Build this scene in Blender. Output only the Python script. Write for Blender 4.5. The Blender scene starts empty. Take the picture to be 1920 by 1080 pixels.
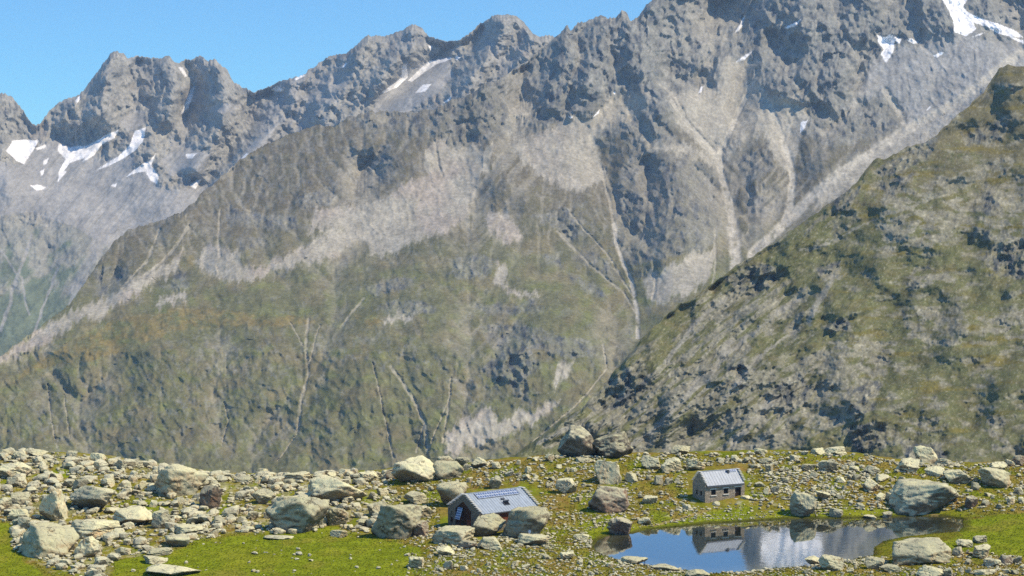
import bpy, bmesh, math, random
import numpy as np
from mathutils import Vector, Matrix
random.seed(7)
rng = np.random.default_rng(7)
SC = bpy.context.scene
COL = SC.collection
R = math.radians

# ------------------------------------------------------------------ camera calibration (1920 x 1080 frame)
F = 3583.0
HOR = 368.0
CAMZ = 60.0
PITCH = -math.atan((540.0 - HOR) / F)
CP, SP = math.cos(PITCH), math.sin(PITCH)

def ray(px, py):
    """direction per metre of forward distance (Y): returns x/Y, z/Y"""
    u = (np.asarray(px, float) - 960.0) / F
    v = -(np.asarray(py, float) - 540.0) / F
    dy = CP - v * SP
    dz = SP + v * CP
    return u / dy, dz / dy

def pt(px, py, D):
    a, b = ray(px, py)
    return a * D, np.broadcast_to(D, np.shape(a)) * 1.0, CAMZ + b * D

def to_px(X, Y, Z):
    z = Z - CAMZ
    fw = Y * CP + z * SP
    up = -Y * SP + z * CP
    return 960 + F * X / fw, 540 - F * up / fw

# ------------------------------------------------------------------ noise
def _hash(ix, iy, seed):
    h = (ix.astype(np.int64) * 374761393 + iy.astype(np.int64) * 668265263 + seed * 1442695041) & 0xFFFFFFFF
    h = ((h ^ (h >> 13)) * 1274126177) & 0xFFFFFFFF
    h = (h ^ (h >> 16)) & 0xFFFFFFFF
    return h

def perlin(x, y, seed=0):
    x = np.asarray(x, np.float32); y = np.asarray(y, np.float32)
    xi = np.floor(x); yi = np.floor(y)
    fx = x - xi; fy = y - yi
    xi = xi.astype(np.int64); yi = yi.astype(np.int64)
    u = fx * fx * fx * (fx * (fx * 6 - 15) + 10)
    v = fy * fy * fy * (fy * (fy * 6 - 15) + 10)
    out = []
    for dx, dy in ((0, 0), (1, 0), (0, 1), (1, 1)):
        a = _hash(xi + dx, yi + dy, seed).astype(np.float32) * np.float32(2 * math.pi / 4294967296.0)
        out.append(np.cos(a) * (fx - dx) + np.sin(a) * (fy - dy))
    a = out[0] + u * (out[1] - out[0])
    b = out[2] + u * (out[3] - out[2])
    return (a + v * (b - a)) * 1.5

def fbm(x, y, o=4, seed=0, gain=.5):
    s = 0; a = 1.0; n = 0
    for k in range(o):
        s = s + a * perlin(x * 2 ** k + 17.3 * k, y * 2 ** k - 9.1 * k, seed + k * 31)
        n += a; a *= gain
    return s / n

def ridged(x, y, o=4, seed=0, gain=.55):
    s = 0; a = 1.0; n = 0; w = 1.0
    for k in range(o):
        r = 1 - np.abs(perlin(x * 2 ** k + 5.7 * k, y * 2 ** k + 3.3 * k, seed + k * 57))
        r = r * r * w
        s = s + a * r; n += a; a *= gain
        w = np.clip(r * 1.6, 0, 1)
    return s / n

def facet(x, y, seed=0, g=1.0):
    """crystalline relief: lower envelope of randomly tilted bowls, so planes meet in sharp edges"""
    x = np.asarray(x, np.float32); y = np.asarray(y, np.float32)
    xi = np.floor(x); yi = np.floor(y)
    ax = xi.astype(np.int64); ay = yi.astype(np.int64)
    best = np.full(x.shape, 9, np.float32)
    for i in (-1, 0, 1):
        for j in (-1, 0, 1):
            h = _hash(ax + i, ay + j, seed); h2 = _hash(ax + i, ay + j, seed + 977)
            dx = x - (xi + i) - (h & 255).astype(np.float32) / 255; dy = y - (yi + j) - ((h >> 8) & 255).astype(np.float32) / 255
            c = ((h >> 16) & 255).astype(np.float32) * (.6 / 255)
            v = c + ((h2 & 255).astype(np.float32) / 127.5 - 1) * g * dx + (((h2 >> 8) & 255).astype(np.float32) / 127.5 - 1) * g * dy + .75 * (dx * dx + dy * dy)
            best = np.minimum(best, v)
    return best

def sstep(a, b, x):
    t = np.clip((x - a) / (b - a), 0, 1)
    return t * t * (3 - 2 * t)

def blur(h,r,ax):
    k=np.exp(-.5*(np.arange(-3*r,3*r+1)/r)**2); k/=k.sum()
    p=[(0,0),(0,0)]; p[ax]=(3*r,3*r); q=np.pad(h,p,mode='edge'); out=0
    for i,w in enumerate(k):
        out=out+w*(q[i:i+h.shape[0],:] if ax==0 else q[:,i:i+h.shape[1]])
    return out
def upsample(h, ny, nx):
    y = np.linspace(0, h.shape[0] - 1.001, ny); x = np.linspace(0, h.shape[1] - 1.001, nx)
    yi = y.astype(int); xi = x.astype(int); fy = (y - yi)[:, None]; fx = (x - xi)[None]
    g = lambda a, b: h[np.ix_(yi + a, xi + b)]
    return ((g(0, 0) * (1 - fx) + g(0, 1) * fx) * (1 - fy) + (g(1, 0) * (1 - fx) + g(1, 1) * fx) * fy).astype(np.float32)

def carve(h, iters, k, diff, res):
    ny, nx = h.shape
    cols = np.arange(nx)
    for it in range(iters):
        n = np.pad(h, ((0, 0), (1, 1)), mode='edge')
        c = np.stack([n[:, :-2] + .02, h, n[:, 2:] + .02], 0)
        d = np.argmin(np.concatenate([c[:, 1:], c[:, -1:]], 1), 0) - 1
        A = np.ones((ny, nx), np.float32)
        for r in range(ny - 1):
            A[r + 1] += np.bincount(np.clip(cols + d[r], 0, nx - 1), weights=A[r], minlength=nx)[:nx]
        h = h - k * res * np.minimum(np.log1p(A * .25), 4.5)
        p = np.pad(h, 1, mode='edge')
        h = h + diff * (p[1:-1, :-2] + p[1:-1, 2:] + .5 * (p[:-2, 1:-1] + p[2:, 1:-1]) - 3 * h)
    return h, A

def erode(nx, ny, seed):
    """relief of a slope worn by running water, coarse to fine: ridges and branching gullies (grid rows run downhill)"""
    tot = 0
    h = None
    for lev, (div, amp, k, diff, it) in enumerate(((9, 1.0, .05, .20, 30), (4, .42, .024, .15, 24), (2, .18, .012, .10, 16), (1, .085, .007, .06, 10))):
        w, hh = nx // div + 1, ny // div + 1
        X, Y = np.meshgrid(np.arange(w), np.arange(hh))
        n = amp * (1.3 * fbm(X / 9., Y / 10., 4, seed + lev * 13) + .4 * perlin(X / 2.7, Y / 2.7, seed + 5 + lev))
        res = (.35 + 1.1 * sstep(-.3, .4, fbm(X / 14., Y / 9., 3, seed + 8 + lev))).astype(np.float32)
        n = n * res
        h = n if h is None else upsample(h, hh, w) + n
        b = h
        h, A = carve(h.astype(np.float32), it, k, diff, res)
        r = max(3, 36 // div)
        h = h - blur(blur(h - b, r, 0), r, 1)
    h = upsample(h, ny, nx)
    return h - blur(blur(h, 40, 0), 40, 1), upsample(np.log1p(A), ny, nx)

def sample(h, cx, cy):
    m = h.shape[1] - 2.0; cx = m - np.abs(np.mod(np.abs(cx), 2 * m) - m); cy = np.clip(cy, 0, h.shape[0] - 1.01)
    xi = cx.astype(int); yi = cy.astype(int); fx = (cx - xi).astype(np.float32); fy = (cy - yi).astype(np.float32)
    return (h[yi, xi] * (1 - fx) + h[yi, xi + 1] * fx) * (1 - fy) + (h[yi + 1, xi] * (1 - fx) + h[yi + 1, xi + 1] * fx) * fy

def inside(x, y, poly):
    p = np.asarray(poly, float)
    res = np.zeros(x.shape, bool)
    m = (x >= p[:, 0].min()) & (x <= p[:, 0].max()) & (y >= p[:, 1].min()) & (y <= p[:, 1].max())
    if not m.any():
        return res
    xs, ys = x[m], y[m]
    r = np.zeros(xs.shape, bool)
    n = len(p)
    for i in range(n):
        x0, y0 = p[i]; x1, y1 = p[(i + 1) % n]
        if y0 == y1: continue
        c = ((y0 > ys) != (y1 > ys)) & (xs < (x1 - x0) * (ys - y0) / (y1 - y0) + x0)
        r ^= c
    res[m] = r
    return res

def linedist(x, y, pts, closed=False, cap=1e9):
    d = np.full(x.shape, cap, np.float32)
    p = [tuple(q[:2]) for q in pts]
    if closed: p = p + [p[0]]
    for (x0, y0), (x1, y1) in zip(p[:-1], p[1:]):
        mg = cap
        if cap < 1e8:
            m = (x > min(x0, x1) - mg) & (x < max(x0, x1) + mg) & (y > min(y0, y1) - mg) & (y < max(y0, y1) + mg)
        else:
            m = np.ones(x.shape, bool)
        if not m.any(): continue
        xs, ys = x[m], y[m]
        dx, dy = x1 - x0, y1 - y0
        t = np.clip(((xs - x0) * dx + (ys - y0) * dy) / max(dx * dx + dy * dy, 1e-9), 0, 1)
        q = np.hypot(xs - x0 - t * dx, ys - y0 - t * dy)
        d[m] = np.minimum(d[m], q)
    return d

def lin(r, g, b, k=1.0):
    f = lambda c: (c / 12.92 if c <= .04045 else ((c + .055) / 1.055) ** 2.4)
    return np.array([f(r / 255.) * k, f(g / 255.) * k, f(b / 255.) * k], np.float32)

# ------------------------------------------------------------------ object helpers
def tag(o, label=None, cat=None, group=None, kind=None):
    if label: o['label'] = label
    if cat: o['category'] = cat
    if group: o['group'] = group
    if kind: o['kind'] = kind
    return o

def link(name, me, mat=None, parent=None):
    o = bpy.data.objects.new(name, me)
    COL.objects.link(o)
    if mat: me.materials.append(mat)
    if parent: o.parent = parent
    return o

def empty(name, loc, rz=0):
    o = bpy.data.objects.new(name, None); COL.objects.link(o)
    o.location = loc; o.rotation_euler.z = rz
    o.empty_display_size = .2
    return o

def np_mesh(name, co, faces, cols=None, smooth=True):
    """co (n,3); faces (m,k) with k 3 or 4"""
    me = bpy.data.meshes.new(name)
    n = len(co); m, k = faces.shape
    me.vertices.add(n); me.vertices.foreach_set('co', co.astype(np.float32).ravel())
    me.loops.add(m * k); me.loops.foreach_set('vertex_index', faces.astype(np.int32).ravel())
    me.polygons.add(m)
    me.polygons.foreach_set('loop_start', np.arange(0, m * k, k, dtype=np.int32))
    if smooth is not None:
        me.polygons.foreach_set('use_smooth', np.full(m, bool(smooth)))
    if cols is not None:
        a = me.color_attributes.new('Col', 'FLOAT_COLOR', 'POINT')
        c4 = np.ones((n, 4), np.float32); c4[:, :3] = cols
        a.data.foreach_set('color', c4.ravel())
    me.update(calc_edges=True)
    return me

def grid_faces(nr, nc):
    i = np.arange(nr - 1)[:, None] * nc + np.arange(nc - 1)[None, :]
    i = i.ravel()
    return np.stack([i, i + 1, i + nc + 1, i + nc], 1)

# ------------------------------------------------------------------ materials
def newmat(name):
    m = bpy.data.materials.new(name); m.use_nodes = True
    nt = m.node_tree
    bsdf = nt.nodes['Principled BSDF']
    bsdf.inputs['Roughness'].default_value = .9
    bsdf.inputs['Specular IOR Level'].default_value = .15
    return m, nt, bsdf

def N(nt, t, **kw):
    n = nt.nodes.new(t)
    for k, v in kw.items():
        if k in n.inputs: n.inputs[k].default_value = v
        else: setattr(n, k, v)
    return n

def mixcol(nt, fac, a, b, blend='MIX'):
    n = nt.nodes.new('ShaderNodeMix'); n.data_type = 'RGBA'; n.blend_type = blend
    for sock, v in ((n.inputs[0], fac), (n.inputs[6], a), (n.inputs[7], b)):
        if hasattr(v, 'is_linked'): nt.links.new(v, sock)
        elif isinstance(v, (int, float)): sock.default_value = v
        else: sock.default_value = (*[float(q) for q in v], 1)
    return n.outputs[2]

def math_(nt, op, a, b=None, c=None, clamp=False):
    n = nt.nodes.new('ShaderNodeMath'); n.operation = op; n.use_clamp = clamp
    for s, v in zip(n.inputs, (a, b, c)):
        if v is None: continue
        if hasattr(v, 'is_linked'): nt.links.new(v, s)
        else: s.default_value = v
    return n.outputs[0]

def ramp(nt, fac, stops):
    n = nt.nodes.new('ShaderNodeValToRGB')
    el = n.color_ramp.elements
    while len(el) < len(stops): el.new(.5)
    for e, (p, c) in zip(el, stops):
        e.position = p
        e.color = (c, c, c, 1) if isinstance(c, (int, float)) else (*[float(q) for q in c], 1)
    nt.links.new(fac, n.inputs[0])
    return n.outputs[0]

def noise(nt, vec, scale, detail=4, rough=.6, out=0):
    n = N(nt, 'ShaderNodeTexNoise', Scale=scale, Detail=float(detail), Roughness=rough)
    if vec is not None: nt.links.new(vec, n.inputs['Vector'])
    return n.outputs[out]

def terrain_mat(name, s1, s2, amt=.35, bump=0.0, bdist=1.0, stretch=1.0):
    m, nt, b = newmat(name)
    b.inputs['Specular IOR Level'].default_value = 0.0
    b.inputs['Roughness'].default_value = 1.0
    tc = N(nt, 'ShaderNodeTexCoord')
    at = N(nt, 'ShaderNodeAttribute', attribute_name='Col')
    mp = N(nt, 'ShaderNodeMapping'); mp.inputs['Scale'].default_value = (1, stretch, 1); nt.links.new(tc.outputs['Object'], mp.inputs[0])
    n1 = noise(nt, mp.outputs[0], s1, 5, .7)
    n2 = noise(nt, mp.outputs[0], s2, 4, .7)
    f1 = ramp(nt, n1, [(.3, 1 - amt), (.7, 1 + amt)])
    f2 = ramp(nt, n2, [(.3, 1 - amt), (.7, 1 + amt)])
    c = mixcol(nt, 1.0, at.outputs['Color'], f1, 'MULTIPLY')
    c = mixcol(nt, 1.0, c, f2, 'MULTIPLY')
    nt.links.new(c, b.inputs['Base Color'])
    if bump > 0:
        bp = N(nt, 'ShaderNodeBump', Strength=bump, Distance=bdist)
        nt.links.new(n2, bp.inputs['Height'])
        nt.links.new(bp.outputs[0], b.inputs['Normal'])
    return m

def solid_mat(name, col, rough=.8, spec=.2, var=.2, scale=6.0, metal=0.0):
    m, nt, b = newmat(name)
    tc = N(nt, 'ShaderNodeTexCoord')
    n1 = noise(nt, tc.outputs['Object'], scale, 5, .65)
    f = ramp(nt, n1, [(.3, 1 - var), (.7, 1 + var)])
    c = mixcol(nt, 1.0, col, f, 'MULTIPLY')
    nt.links.new(c, b.inputs['Base Color'])
    b.inputs['Roughness'].default_value = rough
    b.inputs['Specular IOR Level'].default_value = spec
    b.inputs['Metallic'].default_value = metal
    return m

def rock_mat(name, top, side, under, pink=.3, scale=1.0, t0=.12, t1=.62):
    m, nt, b = newmat(name)
    b.inputs['Roughness'].default_value = .95
    b.inputs['Specular IOR Level'].default_value = .05
    tc = N(nt, 'ShaderNodeTexCoord')
    oi = N(nt, 'ShaderNodeObjectInfo')
    geo = N(nt, 'ShaderNodeNewGeometry')
    pos = geo.outputs['Position']
    n1 = noise(nt, pos, .45 * scale, 5, .65)
    n2 = noise(nt, pos, 1.7 * scale, 6, .7)
    n3 = noise(nt, pos, 5.0 * scale, 3, .7)
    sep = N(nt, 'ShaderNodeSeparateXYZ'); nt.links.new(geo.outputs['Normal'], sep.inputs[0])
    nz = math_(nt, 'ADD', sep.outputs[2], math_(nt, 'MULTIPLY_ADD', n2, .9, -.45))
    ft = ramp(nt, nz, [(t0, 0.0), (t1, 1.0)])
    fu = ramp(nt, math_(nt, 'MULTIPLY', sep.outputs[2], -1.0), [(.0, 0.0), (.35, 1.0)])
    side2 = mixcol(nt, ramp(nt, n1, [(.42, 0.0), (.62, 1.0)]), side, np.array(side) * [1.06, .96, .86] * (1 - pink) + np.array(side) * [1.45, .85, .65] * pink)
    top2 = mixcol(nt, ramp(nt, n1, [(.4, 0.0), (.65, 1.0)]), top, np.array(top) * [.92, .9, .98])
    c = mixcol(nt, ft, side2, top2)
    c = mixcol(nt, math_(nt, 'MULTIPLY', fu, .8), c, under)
    c = mixcol(nt, math_(nt, 'MULTIPLY', ramp(nt, noise(nt, pos, .16 * scale, 4, .6), [(.5, 0.0), (.62, 1.0)]), .55), c, np.array(side) * [.72, .76, .86])
    # lichen speckle, dark grain
    c = mixcol(nt, ramp(nt, n3, [(.55, 0.0), (.72, .55)]), c, np.array(top) * [1.1, 1.1, 1.05])
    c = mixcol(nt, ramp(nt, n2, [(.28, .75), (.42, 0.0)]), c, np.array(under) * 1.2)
    # cracks
    v = N(nt, 'ShaderNodeTexVoronoi', Scale=.42 * scale, feature='DISTANCE_TO_EDGE')
    wv = N(nt, 'ShaderNodeVectorMath', operation='MULTIPLY_ADD')
    nt.links.new(noise(nt, pos, .9 * scale, 3, .6, 1), wv.inputs[0]); wv.inputs[1].default_value = (1.6, 1.6, 1.6)
    nt.links.new(pos, wv.inputs[2]); nt.links.new(wv.outputs[0], v.inputs['Vector'])
    ck = math_(nt, 'MULTIPLY', ramp(nt, v.outputs['Distance'], [(.0, .75), (.03, 0.0)]), ramp(nt, n1, [(.46, 0.0), (.6, 1.0)]))
    c = mixcol(nt, ck, c, np.array(under) * .9)
    rv = math_(nt, 'MULTIPLY_ADD', oi.outputs['Random'], .34, .80)
    comb = N(nt, 'ShaderNodeCombineColor')
    for i in range(3): nt.links.new(rv, comb.inputs[i])
    c = mixcol(nt, 1.0, c, comb.outputs[0], 'MULTIPLY')
    nt.links.new(c, b.inputs['Base Color'])
    bp = N(nt, 'ShaderNodeBump', Strength=.9, Distance=.25)
    h = math_(nt, 'ADD', n2, math_(nt, 'MULTIPLY', n1, 1.2))
    h = math_(nt, 'SUBTRACT', h, math_(nt, 'MULTIPLY', ck, .8))
    nt.links.new(h, bp.inputs['Height']); nt.links.new(bp.outputs[0], b.inputs['Normal'])
    return m

M = {}
M['far'] = terrain_mat('far_rock_slope', .016, .08, .22, stretch=.5)
M['mid'] = terrain_mat('mountain_slope', .03, .15, .27, stretch=.5)
M['near'] = terrain_mat('grassy_rock_slope', .08, .45, .28, stretch=.5)
M['ground'] = terrain_mat('alpine_turf', .35, 1.9, .28, .5, .25)
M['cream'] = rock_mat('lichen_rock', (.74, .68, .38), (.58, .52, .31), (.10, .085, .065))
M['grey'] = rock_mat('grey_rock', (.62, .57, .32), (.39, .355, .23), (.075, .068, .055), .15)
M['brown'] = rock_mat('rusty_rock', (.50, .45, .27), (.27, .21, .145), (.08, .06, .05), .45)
M['shade'] = rock_mat('shaded_face_rock', (.62, .57, .33), (.19, .16, .115), (.055, .047, .037), .1, 1.0, .3, .72)  # dark sides paint in the shade of faces turned from the sun
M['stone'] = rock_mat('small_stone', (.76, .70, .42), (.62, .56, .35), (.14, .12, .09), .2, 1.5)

# ================================================================== MOUNTAINS
def curve(pts, x):
    p = np.array(pts, float)
    return np.interp(x, p[:, 0], p[:, 1])

def poly_mask(x, y, polys, warps):
    """fraction of the warped copies of (x, y) lying in any polygon: fuzzy, fractal edges"""
    out = np.zeros(x.shape, np.float32)
    for wx, wy in warps:
        r = np.zeros(x.shape, bool)
        xx, yy = x + wx, y + wy
        for p in polys: r |= inside(xx, yy, p)
        out += r
    return out / len(warps)

def line_mask(x, y, lines, wx, wy):
    out = np.zeros(x.shape, np.float32)
    for w, pts in lines:
        d = linedist(x + wx, y + wy, pts, cap=w * 3 + 4)
        out = np.maximum(out, 1 - sstep(w * .45, w * 1.05, d))
    return out

def mixc(col, m, c):
    col += (np.asarray(c, np.float32) - col) * m[..., None]

def bumps(x, y, lines):
    """signed spur (+) and gully (-) offsets along polylines: (amp, width, pts)"""
    s = np.zeros(x.shape, np.float32)
    for amp, w, pts in lines:
        d = linedist(x, y, pts, cap=w * 3.2)
        s += amp * np.exp(-(d / w) ** 2) if True else 0
    return s

def layer(name, x0, x1, dx, top, bot, rows, shade, mat, back=160.0):
    xs = np.arange(max(x0, -110), min(x1, 2030) + dx, dx)
    left = np.arange(-1300, xs[0], 9.0) if x0 < -110 else np.arange(x0, xs[0], dx)
    right = np.arange(xs[-1] + 9, 3300, 9.0) if x1 > 2030 else np.zeros(0)
    xs = np.concatenate([left, xs, right])
    nc = len(xs)
    yt = top(xs); yb = bot(xs)
    t = np.linspace(0, 1, rows)[:, None]
    y = yb[None, :] + (yt - yb)[None, :] * t
    y = np.concatenate([yb[None, :] + np.array([520., 330., 200., 110., 40.])[:, None], y], 0)
    x = np.broadcast_to(xs[None, :], y.shape).copy()
    D, col = shade(x, y, yt[None, :])
    a, b = ray(x, y)
    P = np.stack([a * D, D, CAMZ + b * D], -1)
    # slope behind the skyline
    last = P[-1]
    extra = []; ec = []
    for k in range(1, 7):
        q = last.copy()
        q[:, 1] += back * k * .5
        q[:, 0] *= q[:, 1] / last[:, 1]
        q[:, 2] -= back * .45 * k ** 1.15 - 3
        extra.append(q); ec.append(col[-1])
    P = np.concatenate([P, np.array(extra)], 0)
    col = np.concatenate([col, np.array(ec)], 0)
    nr = P.shape[0]
    me = np_mesh(name, P.reshape(-1, 3), grid_faces(nr, nc), np.clip(col.reshape(-1, 3), .004, .92))
    o = link(name, me, mat)
    o['kind'] = 'structure'
    return o

SNOWC = np.array([.92, .92, .92], np.float32)

# ---- palette (albedo, with haze lightening painted into the tones)
K = .80
ROCKL = lin(174, 173, 164, K); ROCKM = lin(148, 148, 140, K); ROCKD = lin(106, 110, 114, K); ROCKB = lin(62, 72, 88, K)
SCREE = lin(186, 180, 164, K); SCREEG = lin(168, 168, 166, K); SCREEP = lin(182, 168, 156, K)
GRASSD = lin(118, 118, 84, K); GRASSB = lin(133, 126, 94, K); GRASSG = lin(125, 129, 80, K); HEATH = lin(146, 130, 82, K)
BROWN = lin(116, 108, 92, K); PALE = lin(200, 194, 178, K); FARG = lin(112, 128, 106, K)

# ---------------------------------------------------------------- far massif
SKY_FAR = [(-260, 120), (-120, 150), (0, 174), (20, 180), (40, 205), (60, 232), (75, 233), (95, 205), (120, 186), (140, 182), (155, 172), (175, 145), (195, 118), (208, 100), (218, 97), (232, 101), (240, 110),
           (255, 106), (275, 108), (300, 110), (318, 104), (328, 118), (335, 120), (350, 110), (362, 112), (375, 107), (390, 115), (405, 113), (425, 130), (440, 155), (455, 165), (478, 174), (500, 165),
           (520, 155), (545, 148), (570, 140), (595, 120), (620, 105), (650, 100), (672, 82), (690, 66), (715, 70), (735, 66), (760, 52), (778, 46), (792, 54), (805, 68), (835, 78), (858, 76), (880, 66), (900, 45),
           (925, 30), (945, 27), (970, 30), (985, 45), (1000, 62), (1012, 70), (1030, 64), (1045, 72), (1060, 60), (1100, 60), (1200, 60), (1300, 60)]
TOP_MID = [(-260, 800), (-60, 705), (0, 668), (60, 625), (130, 572), (170, 515), (215, 452), (240, 432), (300, 415), (345, 395), (370, 372), (410, 335), (450, 300), (500, 272), (560, 245), (600, 232), (625, 240), (650, 222), (690, 210), (730, 208),
           (770, 212), (810, 205), (850, 188), (880, 180), (905, 160), (935, 150), (960, 135), (985, 118), (1010, 95), (1030, 78), (1045, 66), (1056, 56), (1064, 46), (1070, 58), (1085, 45), (1105, 38), (1125, 29), (1140, 36), (1155, 35), (1166, 20),
           (1176, 26), (1182, 42), (1196, 36), (1208, 15), (1222, 0), (1262, -30), (1310, -75), (1350, -118), (1378, -160), (1394, -205), (1415, -265), (1450, -310), (1480, -300), (1540, -320), (1620, -300),
           (1700, -300), (1790, -180), (1850, -130), (1950, -60), (2050, -80), (2200, -20)]

SNOW_FAR = [
    [(12, 282), (25, 265), (50, 262), (72, 263), (60, 285), (45, 308), (30, 300)],
    [(110, 268), (128, 275), (165, 273), (195, 255), (223, 243), (215, 258), (190, 272), (175, 292), (150, 304), (160, 295), (130, 305), (122, 320), (126, 322), (108, 342), (112, 320), (122, 298), (108, 280)],
    [(180, 320), (200, 305), (225, 290), (245, 270), (252, 246), (272, 240), (268, 265), (250, 285), (230, 298), (205, 310)],
    [(237, 333), (253, 318), (265, 308), (280, 300), (292, 289), (283, 310), (298, 328), (296, 345), (283, 340), (272, 322), (255, 325)],
    [(338, 214), (346, 195), (359, 165), (365, 162), (360, 185), (348, 210)],
    [(334, 126), (342, 126), (351, 142), (346, 144)], [(348, 290), (368, 288), (360, 298), (350, 298)], [(452, 298), (462, 287), (470, 289), (460, 302)],
    [(506, 170), (518, 161), (532, 168), (528, 173)], [(551, 148), (568, 139), (572, 142), (556, 150)], [(66, 278), (84, 271), (87, 276), (70, 281)],
    [(56, 348), (70, 346), (85, 352), (70, 357)], [(142, 188), (150, 180), (152, 186), (144, 194)], [(82, 302), (92, 296), (88, 308), (82, 310)], [(74, 322), (82, 318), (80, 328), (75, 329)],
    [(355, 348), (366, 338), (378, 335), (366, 355)], [(205, 348), (218, 344), (216, 351)],
    [(715, 173), (738, 158), (752, 146), (756, 121), (763, 121), (764, 145), (746, 163), (722, 174)], [(764, 151), (788, 130), (808, 114), (846, 107), (846, 111), (818, 120), (797, 136), (772, 153)],
    [(779, 175), (793, 160), (809, 157), (797, 173)], [(830, 192), (846, 179), (843, 188)], [(803, 86), (811, 86), (808, 97)], [(853, 104), (864, 108), (856, 114)], [(640, 128), (650, 118), (648, 126)]]

SPUR_FAR = [(260, 26, [(215, 95), (200, 150), (188, 210)]), (200, 24, [(320, 100), (330, 160), (315, 215)]), (220, 26, [(400, 110), (425, 170), (420, 240), (370, 320)]),
            (-200, 22, [(345, 115), (362, 165), (345, 215)]), (-100, 24, [(265, 110), (262, 170), (250, 215)]), (160, 22, [(140, 182), (125, 225)]),
            (-90, 70, [(70, 235), (120, 300), (190, 340), (240, 420)]), (120, 40, [(0, 180), (-20, 260), (10, 340)]),
            (180, 26, [(560, 145), (540, 200), (480, 270), (420, 340)]), (-160, 30, [(490, 170), (450, 250), (380, 340)]), (200, 26, [(690, 68), (660, 130), (600, 220)]), (220, 28, [(778, 46), (755, 100), (700, 180), (660, 240)]),
            (-180, 24, [(850, 78), (810, 118), (740, 165), (690, 210)]), (220, 26, [(945, 27), (930, 90), (880, 160), (850, 220)]), (160, 20, [(1000, 65), (985, 110), (940, 160)]), (-120, 20, [(905, 50), (880, 100), (840, 150)])]

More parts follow.
